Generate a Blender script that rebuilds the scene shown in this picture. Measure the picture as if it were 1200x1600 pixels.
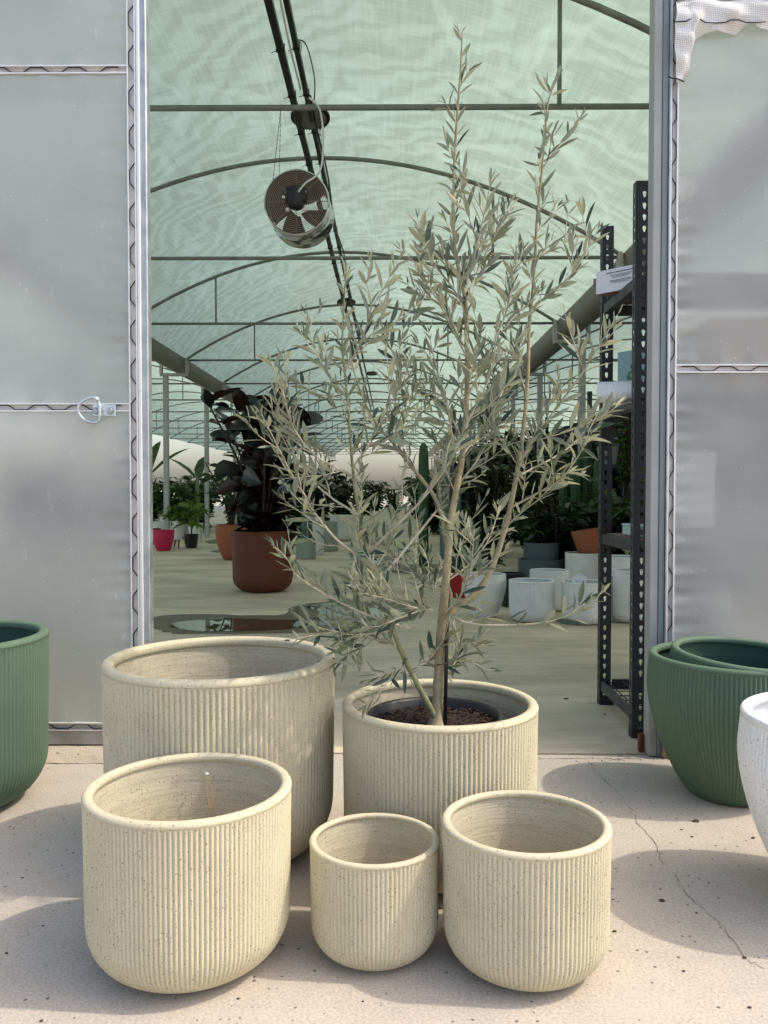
import bpy, math, random
from mathutils import Vector, Matrix, Euler
R_ = math.radians
random.seed(7)
for o in list(bpy.data.objects): bpy.data.objects.remove(o)
scene = bpy.context.scene
COL = scene.collection

# ------------------------------------------------------------------ camera
F = 1300.0                       # focal length in pixels of a 1200x1600 frame
CAMH = 0.84
VX, VY = 611.0, 765.0            # vanishing point of the greenhouse axis
pit = math.atan((800 - VY) / F); yaw = math.atan((VX - 600) / F)
FW = Vector((-math.sin(yaw) * math.cos(pit), math.cos(yaw) * math.cos(pit), -math.sin(pit)))
RT = Vector((math.cos(yaw), math.sin(yaw), 0)); UP = RT.cross(FW)
cd = bpy.data.cameras.new('camera'); cam = bpy.data.objects.new('camera', cd); COL.objects.link(cam)
cd.sensor_fit = 'VERTICAL'; cd.sensor_height = 36.0; cd.lens = F / 1600 * 36
cd.clip_start = 0.05; cd.clip_end = 3000
m = Matrix((RT, UP, -FW)).transposed().to_4x4(); m.translation = (0, 0, CAMH)
cam.matrix_world = m
scene.camera = cam
scene.render.resolution_x = 768; scene.render.resolution_y = 1024

def ray(px, py):
    return (FW + RT * ((px - 600) / F) + UP * ((800 - py) / F))
def at(px, py, Y):
    d = ray(px, py); return Vector((0, 0, CAMH)) + d * (Y / d.y)
def gnd(px, py, z=0.0):
    d = ray(px, py); return Vector((0, 0, CAMH)) + d * ((z - CAMH) / d.z)

# ------------------------------------------------------------------ light
EL, AZ = R_(52), R_(-6)
sd = Vector((math.cos(EL) * math.cos(AZ), math.cos(EL) * math.sin(AZ), math.sin(EL)))
w = bpy.data.worlds.new('World'); scene.world = w; w.use_nodes = True
nt = w.node_tree; nt.nodes.clear()
sk = nt.nodes.new('ShaderNodeTexSky'); sk.sky_type = 'NISHITA'; sk.sun_disc = False
sk.sun_elevation = EL; sk.sun_rotation = math.atan2(sd.x, sd.y)
sk.air_density = 1.0; sk.dust_density = 3.2; sk.ozone_density = 0.0
bg = nt.nodes.new('ShaderNodeBackground'); bg.inputs[1].default_value = 0.15
wo = nt.nodes.new('ShaderNodeOutputWorld')
nt.links.new(sk.outputs[0], bg.inputs[0]); nt.links.new(bg.outputs[0], wo.inputs[0])
sl = bpy.data.lights.new('sun', 'SUN'); sl.energy = 1.3; sl.angle = R_(1.0); sl.color = (1.0, 0.90, 0.76)
so = bpy.data.objects.new('sun', sl); COL.objects.link(so)
so.rotation_euler = sd.to_track_quat('Z', 'Y').to_euler(); so.location = (6, -2, 8)
vs = scene.view_settings
vs.view_transform = 'Standard'; vs.look = 'None'; vs.gamma = 1; vs.exposure = 1.06
vs.use_curve_mapping = False

# ------------------------------------------------------------------ materials
MATS = {}
def nodes(name):
    mt = bpy.data.materials.new(name); mt.use_nodes = True
    t = mt.node_tree; t.nodes.clear(); MATS[name] = mt
    out = t.nodes.new('ShaderNodeOutputMaterial')
    return mt, t, out
def N(t, typ, **kw):
    n = t.nodes.new(typ)
    for k, v in kw.items():
        if k == 'inp':
            for a, b in v.items(): n.inputs[a].default_value = b
        else: setattr(n, k, v)
    return n
def L(t, a, b): t.links.new(a, b)
def c4(c): return (c[0], c[1], c[2], 1)
def coords(t, kind='Object', scale=(1, 1, 1)):
    tc = N(t, 'ShaderNodeTexCoord'); mp = N(t, 'ShaderNodeMapping', inp={'Scale': scale})
    L(t, tc.outputs[kind], mp.inputs[0]); return mp.outputs[0]
def ramp(t, src, stops):
    r = N(t, 'ShaderNodeValToRGB'); cr = r.color_ramp
    while len(cr.elements) < len(stops): cr.elements.new(0.5)
    for e, (p, c) in zip(cr.elements, stops):
        e.position = p; e.color = c4(c) if len(c) == 3 else c
    L(t, src, r.inputs[0]); return r.outputs[0]
def mix(t, fac, a, b, mode='MIX'):
    n = N(t, 'ShaderNodeMix', data_type='RGBA', blend_type=mode)
    for sock, v in ((n.inputs[0], fac), (n.inputs[6], a), (n.inputs[7], b)):
        if hasattr(v, 'links'): L(t, v, sock)
        elif isinstance(v, (int, float)): sock.default_value = v
        else: sock.default_value = c4(v)
    return n.outputs[2]
def noise(t, vec, scale, detail=4, rough=0.55):
    n = N(t, 'ShaderNodeTexNoise', inp={'Scale': scale, 'Detail': detail, 'Roughness': rough}); L(t, vec, n.inputs['Vector']); return n.outputs['Fac']
def bump(t, h, strength=0.3, dist=0.002, prev=None):
    b = N(t, 'ShaderNodeBump', inp={'Strength': strength, 'Distance': dist}); L(t, h, b.inputs['Height'])
    if prev is not None: L(t, prev, b.inputs['Normal'])
    return b.outputs[0]
def principled(t, out, color, rough=0.6, metal=0.0, normal=None, spec=0.5):
    p = N(t, 'ShaderNodeBsdfPrincipled', inp={'Metallic': metal, 'Specular IOR Level': spec})
    if hasattr(color, 'links'): L(t, color, p.inputs['Base Color'])
    else: p.inputs['Base Color'].default_value = c4(color)
    if hasattr(rough, 'links'): L(t, rough, p.inputs['Roughness'])
    else: p.inputs['Roughness'].default_value = rough
    if normal is not None: L(t, normal, p.inputs['Normal'])
    if out is not None: L(t, p.outputs[0], out.inputs[0])
    return p

def plain(name, col, rough=0.55, metal=0.0, var=0.18, scale=6.0, bmp=0.15, spec=0.5):
    mt, t, out = nodes(name); v = coords(t)
    n = noise(t, v, scale, 6, 0.65)
    lo = [x * (1 - var) for x in col]; hi = [min(1, x * (1 + var)) for x in col]
    c = ramp(t, n, [(0.3, lo), (0.7, hi)])
    n2 = noise(t, v, scale * 25, 3)
    r = N(t, 'ShaderNodeMapRange', inp={1: 0.3, 2: 0.7, 3: max(0.02, rough - 0.1), 4: min(1, rough + 0.1)}); L(t, n, r.inputs[0])
    principled(t, out, c, r.outputs[0], metal, bump(t, n2, bmp, 0.001), spec)
    return mt

def speck(t, v, scale, thr, keepth=0.55):
    """small irregular specks: 1 where a speck is"""
    vo = N(t, 'ShaderNodeTexVoronoi', inp={'Scale': scale, 'Randomness': 1.0}); L(t, v, vo.inputs['Vector'])
    sep = N(t, 'ShaderNodeSeparateColor'); L(t, vo.outputs['Color'], sep.inputs[0])
    mul = N(t, 'ShaderNodeMath', operation='MULTIPLY', inp={1: thr}); L(t, sep.outputs[0], mul.inputs[0])
    keep = N(t, 'ShaderNodeMath', operation='GREATER_THAN', inp={1: keepth}); L(t, sep.outputs[1], keep.inputs[0])
    mm = N(t, 'ShaderNodeMath', operation='MULTIPLY'); L(t, mul.outputs[0], mm.inputs[0]); L(t, keep.outputs[0], mm.inputs[1])
    lt = N(t, 'ShaderNodeMath', operation='LESS_THAN'); L(t, vo.outputs['Distance'], lt.inputs[0]); L(t, mm.outputs[0], lt.inputs[1])
    return lt.outputs[0]

def pot_mat(name, col, dark, spk=True, inner=False, rough=0.8):
    mt, t, out = nodes(name); v = coords(t)
    n = noise(t, v, 9, 5, 0.6); nf = noise(t, v, 260, 3, 0.6)
    c = ramp(t, n, [(0.3, [x * 0.9 for x in col]), (0.72, [min(1, x * 1.06) for x in col])])
    nrm = bump(t, nf, 0.35, 0.0012)
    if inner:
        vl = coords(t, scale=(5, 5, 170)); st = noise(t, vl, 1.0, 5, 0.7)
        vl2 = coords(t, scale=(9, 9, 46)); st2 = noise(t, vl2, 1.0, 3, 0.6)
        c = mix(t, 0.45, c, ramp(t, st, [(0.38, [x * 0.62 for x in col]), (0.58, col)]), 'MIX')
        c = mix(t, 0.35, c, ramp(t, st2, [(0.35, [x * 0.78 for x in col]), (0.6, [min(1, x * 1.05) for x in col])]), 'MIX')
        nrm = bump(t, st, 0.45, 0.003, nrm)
    if spk:
        wv = N(t, 'ShaderNodeVectorMath', operation='ADD'); nn = N(t, 'ShaderNodeTexNoise', inp={'Scale': 300}); L(t, v, nn.inputs['Vector'])
        sc = N(t, 'ShaderNodeVectorMath', operation='SCALE', inp={'Scale': 0.0022}); L(t, nn.outputs['Color'], sc.inputs[0])
        L(t, v, wv.inputs[0]); L(t, sc.outputs[0], wv.inputs[1])
        s1 = speck(t, wv.outputs[0], 260, 0.34, 0.62); s2 = speck(t, wv.outputs[0], 430, 0.42, 0.38)
        c = mix(t, s1, c, dark); f = N(t, 'ShaderNodeMath', operation='MULTIPLY', inp={1: 0.65}); L(t, s2, f.inputs[0])
        c = mix(t, f.outputs[0], c, [x * 1.4 for x in dark])
        hole = N(t, 'ShaderNodeMath', operation='SUBTRACT', inp={0: 1.0}); L(t, s1, hole.inputs[1])
        nrm = bump(t, hole.outputs[0], 0.4, 0.001, nrm)
    principled(t, out, c, rough, 0, nrm, 0.3)
    return mt

def concrete(name, col, warm, grain=1.0, rough=0.85, stain=0.5, wear=0.0):
    mt, t, out = nodes(name); v = coords(t)
    big = noise(t, v, 1.3, 6, 0.62); mid = noise(t, v, 11, 6, 0.65); fine = noise(t, v, 170, 4, 0.7)
    c = ramp(t, big, [(0.32, [x * 0.86 for x in col]), (0.55, col), (0.72, warm)])
    c = mix(t, 0.5, c, ramp(t, mid, [(0.3, [x * 0.7 for x in col]), (0.5, col), (0.7, [min(1, x * 1.14) for x in warm])]))
    c = mix(t, 0.55 * grain, c, ramp(t, fine, [(0.3, [x * 0.55 for x in col]), (0.5, col), (0.68, [min(1, x * 1.35) for x in col])]))
    s1 = speck(t, v, 60, 0.22); c = mix(t, s1, c, [x * 0.35 for x in col])
    s2 = speck(t, v, 22, 0.05); c = mix(t, s2, c, [x * 0.35 for x in col])
    st = noise(t, v, 3.1, 3, 0.7); f = ramp(t, st, [(0.60, (0, 0, 0)), (0.72, (stain, stain, stain))])
    c = mix(t, f, c, [warm[0] * 0.72, warm[1] * 0.62, warm[2] * 0.5])
    if wear:
        vw = coords(t, scale=(0.55, 1.5, 1)); wn = noise(t, vw, 1.6, 8, 0.72)
        c = mix(t, wear, c, ramp(t, wn, [(0.34, [x * 0.55 for x in col]), (0.50, col), (0.66, [x * 1.45 for x in col])]))
        wl_ = noise(t, coords(t, scale=(1.2, 5, 1)), 2.4, 6, 0.75); f2 = ramp(t, wl_, [(0.60, (0, 0, 0)), (0.70, (wear * 0.8,) * 3)])
        c = mix(t, f2, c, [x * 0.5 for x in col])
    nrm = bump(t, fine, 0.5 * grain, 0.003, bump(t, mid, 0.25, 0.004))
    principled(t, out, c, rough, 0, nrm, 0.3); return mt

CREAM = (0.575, 0.52, 0.362)
pot_mat('cream_fibreclay', CREAM, (0.17, 0.13, 0.085))
pot_mat('cream_fibreclay_inside', (0.55, 0.495, 0.36), (0.17, 0.13, 0.085), inner=True)
pot_mat('green_fibreclay', (0.105, 0.165, 0.108), (0.05, 0.12, 0.07), spk=False, rough=0.7)
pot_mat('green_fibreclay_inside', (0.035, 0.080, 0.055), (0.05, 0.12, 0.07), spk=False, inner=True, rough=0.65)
pot_mat('white_fibreclay', (0.78, 0.78, 0.77), (0.25, 0.24, 0.23))
pot_mat('white_glaze', (0.74, 0.74, 0.72), (0.3, 0.3, 0.3), spk=False, rough=0.6)
pot_mat('terracotta', (0.125, 0.036, 0.016), (0.1, 0.04, 0.02), spk=False, rough=0.6)
pot_mat('terracotta_bright', (0.34, 0.115, 0.055), (0.1, 0.04, 0.02), spk=False, rough=0.75)
pot_mat('pink_glaze', (0.55, 0.03, 0.10), (0.1, 0.04, 0.02), spk=False, rough=0.45)
pot_mat('red_glaze', (0.35, 0.02, 0.02), (0.1, 0.04, 0.02), spk=False, rough=0.4)
pot_mat('sage_glaze', (0.30, 0.34, 0.29), (0.1, 0.04, 0.02), spk=False, rough=0.6)
pot_mat('slate_stone', (0.085, 0.105, 0.115), (0.03, 0.035, 0.04), spk=True, rough=0.8)
pot_mat('grey_cement', (0.38, 0.38, 0.36), (0.2, 0.2, 0.2), spk=True, rough=0.85)
plain('black_plastic', (0.012, 0.012, 0.013), 0.45, var=0.2)
plain('galvanised', (0.42, 0.44, 0.46), 0.45, 0.75, 0.25, 18)
plain('white_aluminium', (0.76, 0.75, 0.73), 0.35, 0.3, 0.08, 12)
plain('channel_inside', (0.60, 0.575, 0.55), 0.5, 0.2, 0.2, 20)
plain('grey_paint', (0.35, 0.35, 0.335), 0.5, 0.1, 0.12, 8)
plain('grey_paint_blue', (0.215, 0.24, 0.245), 0.5, 0.1, 0.12, 8)
plain('dark_wire', (0.02, 0.02, 0.03), 0.4, 0.4, 0.1, 30)
plain('zinc', (0.62, 0.67, 0.70), 0.30, 0.85, 0.15, 9, 0.05)
plain('rack_paint', (0.035, 0.036, 0.042), 0.45, 0.1, 0.2, 14)
plain('frame_pipe', (0.21, 0.22, 0.20), 0.6, 0.35, 0.25, 9)
plain('gutter_paint', (0.26, 0.26, 0.24), 0.55, 0.1, 0.15, 4)
plain('post_paint', (0.42, 0.42, 0.42), 0.6, 0.1, 0.1, 5)
plain('black_steel', (0.015, 0.015, 0.015), 0.4, 0.3, 0.2, 9)
plain('white_cable', (0.62, 0.62, 0.6), 0.5, 0, 0.05)
plain('guard_steel', (0.30, 0.24, 0.19), 0.4, 0.6, 0.2, 20)
plain('polished_steel', (0.55, 0.57, 0.57), 0.16, 0.95, 0.1, 3, 0.02)
plain('fan_blade', (0.085, 0.055, 0.04), 0.5, 0.3, 0.1)
plain('brown_housing', (0.09, 0.055, 0.035), 0.6, 0.2, 0.2)
plain('lamp_lens', (0.16, 0.16, 0.16), 0.5, 0.1, 0.1)
plain('soil', (0.022, 0.011, 0.008), 0.95, 0, 0.6, 60, 0.8)
plain('soil_chip', (0.032, 0.015, 0.009), 0.9, 0, 0.6, 40, 0.5)
plain('olive_bark', (0.30, 0.255, 0.15), 0.8, 0, 0.35, 40, 0.6)
plain('olive_twig', (0.42, 0.39, 0.29), 0.75, 0, 0.25, 30, 0.3)
plain('green_stem', (0.19, 0.195, 0.095), 0.8, 0, 0.3, 30, 0.5)
plain('dark_bark', (0.05, 0.035, 0.025), 0.9, 0, 0.3, 30, 0.5)
plain('wood_leg', (0.32, 0.13, 0.05), 0.6, 0, 0.2, 10)
plain('rotten_timber', (0.36, 0.26, 0.14), 0.9, 0, 0.6, 30, 0.9)
plain('rust', (0.14, 0.04, 0.015), 0.9, 0, 0.5, 40, 0.7)
plain('white_card', (0.72, 0.73, 0.78), 0.6, 0, 0.03)
plain('brown_card', (0.22, 0.13, 0.10), 0.8, 0, 0.1)
plain('tan_card', (0.50, 0.36, 0.22), 0.8, 0, 0.1)
plain('ink', (0.05, 0.05, 0.09), 0.7, 0, 0.05)
plain('mint_card', (0.45, 0.60, 0.55), 0.6, 0, 0.05)
plain('blue_card', (0.24, 0.38, 0.42), 0.6, 0, 0.08)
plain('print_green', (0.07, 0.25, 0.07), 0.6, 0, 0.3, 60)
plain('print_dark', (0.01, 0.06, 0.045), 0.6, 0, 0.3, 60)
plain('print_lime', (0.25, 0.36, 0.07), 0.6, 0, 0.3, 60)
plain('bubble_wrap', (0.83, 0.85, 0.86), 0.3, 0, 0.04, 40, 0.4)
plain('gold_cord', (0.55, 0.36, 0.07), 0.5, 0.2, 0.1)
plain('black_card', (0.015, 0.014, 0.013), 0.5, 0, 0.1)
plain('cactus_green', (0.035, 0.085, 0.03), 0.6, 0, 0.3, 12)
plain('cactus_blue', (0.08, 0.13, 0.12), 0.6, 0, 0.3, 12)
plain('basket', (0.30, 0.20, 0.11), 0.8, 0, 0.3, 40, 0.6)
plain('crack_fill', (0.17, 0.145, 0.125), 0.95, 0, 0.3)
plain('grit', (0.07, 0.05, 0.04), 0.9, 0, 0.5, 90)
plain('black_shade', (0.008, 0.009, 0.009), 0.95, 0, 0.2, 4)
plain('hedge_pot', (0.03, 0.03, 0.03), 0.6)
plain('hose_teal', (0.05, 0.22, 0.24), 0.5)
concrete('concrete_outside', (0.475, 0.418, 0.35), (0.515, 0.445, 0.362), 1.0, 0.9, 0.35)
concrete('concrete_inside', (0.58, 0.485, 0.36), (0.60, 0.50, 0.36), 0.6, 0.75, 0.45, 0.6)
concrete('concrete_sill', (0.48, 0.41, 0.32), (0.52, 0.42, 0.29), 1.0, 0.9, 0.5)
concrete('earth', (0.40, 0.37, 0.31), (0.42, 0.38, 0.30), 0.6, 0.95, 0.3)

def leaf_mat(name, top, under, rough=0.45, trans=0.25, var=0.35):
    mt, t, out = nodes(name); v = coords(t)
    n = noise(t, v, 14, 3)
    geo = N(t, 'ShaderNodeNewGeometry')
    a = ramp(t, n, [(0.3, [x * (1 - var) for x in top]), (0.7, [x * (1 + var) for x in top])])
    b = ramp(t, n, [(0.3, [x * (1 - var * 0.5) for x in under]), (0.7, [min(1, x * (1 + var * 0.5)) for x in under])])
    c = mix(t, geo.outputs['Backfacing'], a, b)
    p = principled(t, None, c, rough, 0, None, 0.45)
    tr = N(t, 'ShaderNodeBsdfTranslucent'); L(t, c, tr.inputs[0])
    ms = N(t, 'ShaderNodeMixShader', inp={0: trans}); L(t, p.outputs[0], ms.inputs[1]); L(t, tr.outputs[0], ms.inputs[2])
    L(t, ms.outputs[0], out.inputs[0]); return mt
leaf_mat('olive_leaf', (0.115, 0.14, 0.082), (0.28, 0.31, 0.215), 0.5, 0.2, 0.4)
leaf_mat('olive_leaf_dark', (0.040, 0.066, 0.048), (0.25, 0.28, 0.22), 0.4, 0.15, 0.3)
leaf_mat('olive_leaf_pale', (0.205, 0.225, 0.12), (0.36, 0.375, 0.25), 0.55, 0.25, 0.25)
leaf_mat('rubber_leaf', (0.009, 0.011, 0.009), (0.030, 0.013, 0.011), 0.3, 0.06, 0.3)
leaf_mat('shrub_leaf', (0.045, 0.095, 0.016), (0.07, 0.125, 0.03), 0.45, 0.3, 0.5)
leaf_mat('dark_leaf', (0.013, 0.032, 0.010), (0.024, 0.05, 0.018), 0.4, 0.2, 0.5)
leaf_mat('lime_leaf', (0.12, 0.20, 0.03), (0.15, 0.22, 0.06), 0.45, 0.35, 0.4)

# polythene film: cloudy, faintly glossy, lets soft light and blurred shapes through
mt, t, out = nodes('film'); v = coords(t)
dirt = noise(t, v, 2.2, 6, 0.65); scr = noise(t, coords(t, scale=(60, 60, 14)), 1.0, 5, 0.75)
sc_f = ramp(t, scr, [(0.615, (0, 0, 0)), (0.72, (1, 1, 1))])
spots = speck(t, v, 45, 0.10)
colr = ramp(t, dirt, [(0.3, (0.53, 0.535, 0.53)), (0.7, (0.68, 0.68, 0.67))])
scr2 = noise(t, coords(t, scale=(22, 22, 95)), 1.0, 5, 0.75); sc2 = ramp(t, scr2, [(0.63, (0, 0, 0)), (0.70, (1, 1, 1))])
cl = ramp(t, noise(t, v, 3.2, 4, 0.7), [(0.46, (0, 0, 0)), (0.62, (1, 1, 1))])
sc_all = mix(t, 1.0, mix(t, 1.0, sc_f, sc2, 'ADD'), cl, 'MULTIPLY')
fl = ramp(t, noise(t, v, 120, 5, 0.8), [(0.66, (0, 0, 0)), (0.72, (1, 1, 1))])
sc_all = mix(t, 1.0, sc_all, mix(t, 1.0, fl, cl, 'MULTIPLY'), 'ADD')
sc_all = mix(t, 1.0, sc_all, spots, 'ADD')
colr = mix(t, sc_all, colr, (0.95, 0.95, 0.94))
nrm = bump(t, noise(t, v, 5, 3), 0.12, 0.01)
df = N(t, 'ShaderNodeBsdfDiffuse'); L(t, colr, df.inputs[0])
tl = N(t, 'ShaderNodeBsdfTranslucent'); L(t, colr, tl.inputs[0])
gl = N(t, 'ShaderNodeBsdfGlossy', inp={'Roughness': 0.28, 'Color': (0.9, 0.92, 0.95, 1)}); L(t, nrm, gl.inputs['Normal'])
rf = N(t, 'ShaderNodeBsdfRefraction', inp={'Roughness': 0.52, 'IOR': 1.12, 'Color': (0.90, 0.87, 0.87, 1)})
m1 = N(t, 'ShaderNodeMixShader', inp={0: 0.36}); L(t, df.outputs[0], m1.inputs[1]); L(t, tl.outputs[0], m1.inputs[2])
sub_ = N(t, 'ShaderNodeMapRange', inp={1: 0.0, 2: 1.0, 3: 0.40, 4: 0.10}); L(t, sc_all, sub_.inputs[0])
m2 = N(t, 'ShaderNodeMixShader'); L(t, sub_.outputs[0], m2.inputs[0]); L(t, m1.outputs[0], m2.inputs[1]); L(t, rf.outputs[0], m2.inputs[2])
fr = N(t, 'ShaderNodeFresnel', inp={'IOR': 1.45}); L(t, nrm, fr.inputs['Normal'])
m3 = N(t, 'ShaderNodeMixShader'); L(t, fr.outputs[0], m3.inputs[0]); L(t, m2.outputs[0], m3.inputs[1]); L(t, gl.outputs[0], m3.inputs[2])
L(t, m3.outputs[0], out.inputs[0])

# knitted green-white shade cloth on the roof
mt, t, out = nodes('roof_cloth'); 
mo = noise(t, coords(t, scale=(1.0, 1.6, 1.0)), 1.1, 6, 0.62)
th = noise(t, coords(t, scale=(2.2, 42, 2.2)), 1.0, 5, 0.7)
th2 = noise(t, coords(t, scale=(46, 1.6, 46)), 1.0, 5, 0.7)
wvv = coords(t, scale=(1.0, 1.0, 1.0))
wv = N(t, 'ShaderNodeTexWave', wave_type='BANDS', bands_direction='DIAGONAL', inp={'Scale': 2.1, 'Distortion': 14, 'Detail': 3, 'Detail Scale': 0.9}); L(t, wvv, wv.inputs['Vector'])
bc = (0.295, 0.385, 0.315)
lo_, hi_ = (0.18, 0.235, 0.18), (0.40, 0.52, 0.44)
cc = ramp(t, mo, [(0.3, (0.26, 0.33, 0.26)), (0.5, bc), (0.7, (0.375, 0.50, 0.425))])
cc = mix(t, 0.40, cc, ramp(t, th, [(0.3, lo_), (0.68, hi_)]))
cc = mix(t, 0.32, cc, ramp(t, th2, [(0.3, lo_), (0.68, hi_)]))
cc = mix(t, 0.22, cc, ramp(t, wv.outputs['Fac'], [(0.2, lo_), (0.8, hi_)]))
cv = coords(t, scale=(1.0, 0.55, 1.0)); ds = N(t, 'ShaderNodeTexNoise', inp={'Scale': 0.9, 'Detail': 3}); L(t, cv, ds.inputs['Vector'])
dm = N(t, 'ShaderNodeVectorMath', operation='SCALE', inp={'Scale': 1.6}); L(t, ds.outputs['Color'], dm.inputs[0]); da = N(t, 'ShaderNodeVectorMath', operation='ADD'); L(t, cv, da.inputs[0]); L(t, dm.outputs[0], da.inputs[1])
cr_ = N(t, 'ShaderNodeTexVoronoi', feature='DISTANCE_TO_EDGE', inp={'Scale': 0.9}); L(t, da.outputs[0], cr_.inputs['Vector'])
cf_ = ramp(t, cr_.outputs['Distance'], [(0.0, (0.35, 0.35, 0.35)), (0.035, (0, 0, 0))]); cc = mix(t, cf_, cc, (0.44, 0.55, 0.47))
pt_ = ramp(t, noise(t, coords(t, scale=(0.5, 0.3, 0.5)), 1.3, 3), [(0.38, (0.30, 0.30, 0.30)), (0.62, (0, 0, 0))]); cc = mix(t, pt_, cc, (0.25, 0.29, 0.22))
tl = N(t, 'ShaderNodeBsdfTranslucent'); L(t, cc, tl.inputs[0]); df = N(t, 'ShaderNodeBsdfDiffuse'); L(t, cc, df.inputs[0])
m1 = N(t, 'ShaderNodeMixShader', inp={0: 0.66}); L(t, df.outputs[0], m1.inputs[1]); L(t, tl.outputs[0], m1.inputs[2]); L(t, m1.outputs[0], out.inputs[0])

# white insect net bundled over the side wall
mt, t, out = nodes('white_net')
v = coords(t); wx = N(t, 'ShaderNodeTexWave', wave_type='BANDS', bands_direction='X', inp={'Scale': 60, 'Distortion': 1.5}); L(t, v, wx.inputs[0])
wz = N(t, 'ShaderNodeTexWave', wave_type='BANDS', bands_direction='Z', inp={'Scale': 60, 'Distortion': 1.5}); L(t, v, wz.inputs[0])
mn = N(t, 'ShaderNodeMath', operation='MAXIMUM'); L(t, wx.outputs['Fac'], mn.inputs[0]); L(t, wz.outputs['Fac'], mn.inputs[1])
cc = ramp(t, mn.outputs[0], [(0.3, (0.42, 0.41, 0.40)), (0.75, (0.80, 0.79, 0.77))])
cc = mix(t, 0.3, cc, ramp(t, noise(t, v, 16, 4), [(0.35, (0.5, 0.46, 0.4)), (0.6, (0.8, 0.79, 0.78))]))
principled(t, out, cc, 0.85, 0, bump(t, mn.outputs[0], 0.6, 0.002), 0.2)

# still water over concrete
mt, t, out = nodes('puddle_water')
principled(t, out, (0.075, 0.058, 0.035), 0.02, 0, bump(t, noise(t, coords(t), 6, 2), 0.01, 0.002), 0.6)
mt, t, out = nodes('damp_concrete')
v = coords(t); principled(t, out, ramp(t, noise(t, v, 9, 4), [(0.3, (0.11, 0.09, 0.055)), (0.7, (0.16, 0.13, 0.085))]), 0.6, 0, None, 0.5)

# ------------------------------------------------------------------ mesh builder
class MB:
    def __init__(s): s.v = []; s.f = []; s.m = []
    def add(s, vs, fs, mi=0):
        b = len(s.v); s.v += [tuple(p) for p in vs]; s.f += [tuple(b + i for i in q) for q in fs]; s.m += [mi] * len(fs)
    def box(s, x0, x1, y0, y1, z0, z1, mi=0, mat=None, bev=0.0):
        if bev > 0:
            b = min(bev, (x1 - x0) / 3, (y1 - y0) / 3, (z1 - z0) / 3)
            vs = []; 
            for z, k in ((z0, b), (z0 + b, 0), (z1 - b, 0), (z1, b)):
                xs0, xs1, ys0, ys1 = x0 + k, x1 - k, y0 + k, y1 - k
                c = b
                vs += [(xs0 + c, ys0, z), (xs1 - c, ys0, z), (xs1, ys0 + c, z), (xs1, ys1 - c, z), (xs1 - c, ys1, z), (xs0 + c, ys1, z), (xs0, ys1 - c, z), (xs0, ys0 + c, z)]
            fs = [tuple(range(7, -1, -1)), tuple(range(24, 32))]
            for r in range(3):
                for i in range(8): j = (i + 1) % 8; fs.append((r * 8 + i, r * 8 + j, r * 8 + 8 + j, r * 8 + 8 + i))
        else:
            vs = [(x, y, z) for z in (z0, z1) for (x, y) in ((x0, y0), (x1, y0), (x1, y1), (x0, y1))]
            fs = [(3, 2, 1, 0), (4, 5, 6, 7), (0, 1, 5, 4), (1, 2, 6, 5), (2, 3, 7, 6), (3, 0, 4, 7)]
        if mat is not None: vs = [mat @ Vector(p) for p in vs]
        s.add(vs, fs, mi)
    def tube(s, pts, rad, n=6, mi=0, cap=True):
        pts = [Vector(p) for p in pts]; k = len(pts)
        if not hasattr(rad, '__len__'): rad = [rad] * k
        T = [(pts[min(i + 1, k - 1)] - pts[max(i - 1, 0)]).normalized() for i in range(k)]
        a = T[0].orthogonal().normalized(); vs = []
        for i in range(k):
            a = (a - T[i] * a.dot(T[i])); a = a.normalized() if a.length > 1e-6 else T[i].orthogonal().normalized()
            b = T[i].cross(a)
            for j in range(n):
                q = 2 * math.pi * j / n; vs.append(pts[i] + (a * math.cos(q) + b * math.sin(q)) * rad[i])
        fs = [(i * n + j, i * n + (j + 1) % n, (i + 1) * n + (j + 1) % n, (i + 1) * n + j) for i in range(k - 1) for j in range(n)]
        if cap: fs += [tuple(range(n - 1, -1, -1)), tuple(range((k - 1) * n, k * n))]
        s.add(vs, fs, mi)
    def lathe(s, prof, n=64, mi=0, rib=None, closed=False, center=(0, 0)):
        """prof: list of (r,z[,amp]); rib=(count,samples per rib)"""
        if rib: n = rib[0] * rib[1]
        vs = []
        for p in prof:
            amp = p[2] if len(p) > 2 else 0
            for j in range(n):
                q = 2 * math.pi * j / n; r = p[0]
                if amp: r -= amp * (1 - abs(math.cos(math.pi * j / rib[1])) ** 0.7)
                vs.append((center[0] + r * math.cos(q), center[1] + r * math.sin(q), p[1]))
        k = len(prof); fs = []
        for i in range(k if closed else k - 1):
            i2 = (i + 1) % k
            for j in range(n): j2 = (j + 1) % n; fs.append((i * n + j, i * n + j2, i2 * n + j2, i2 * n + j))
        s.add(vs, fs, mi)
    def grid(s, fn, nu, nv, mi=0):
        vs = [fn(i / nu, j / nv) for j in range(nv + 1) for i in range(nu + 1)]
        fs = [(j * (nu + 1) + i, j * (nu + 1) + i + 1, (j + 1) * (nu + 1) + i + 1, (j + 1) * (nu + 1) + i) for j in range(nv) for i in range(nu)]
        s.add(vs, fs, mi)
    def mesh(s, name, mats, smooth=True):
        me = bpy.data.meshes.new(name); me.from_pydata(s.v, [], s.f); me.update()
        if isinstance(mats, str): mats = [mats]
        for q in mats: me.materials.append(MATS[q])
        me.polygons.foreach_set('material_index', s.m)
        me.polygons.foreach_set('use_smooth', [smooth] * len(s.f)); me.update()
        return me
    def build(s, name, mats, parent=None, smooth=True, loc=None, rot=None):
        return link(name, s.mesh(name, mats, smooth), parent, loc, rot)
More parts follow.
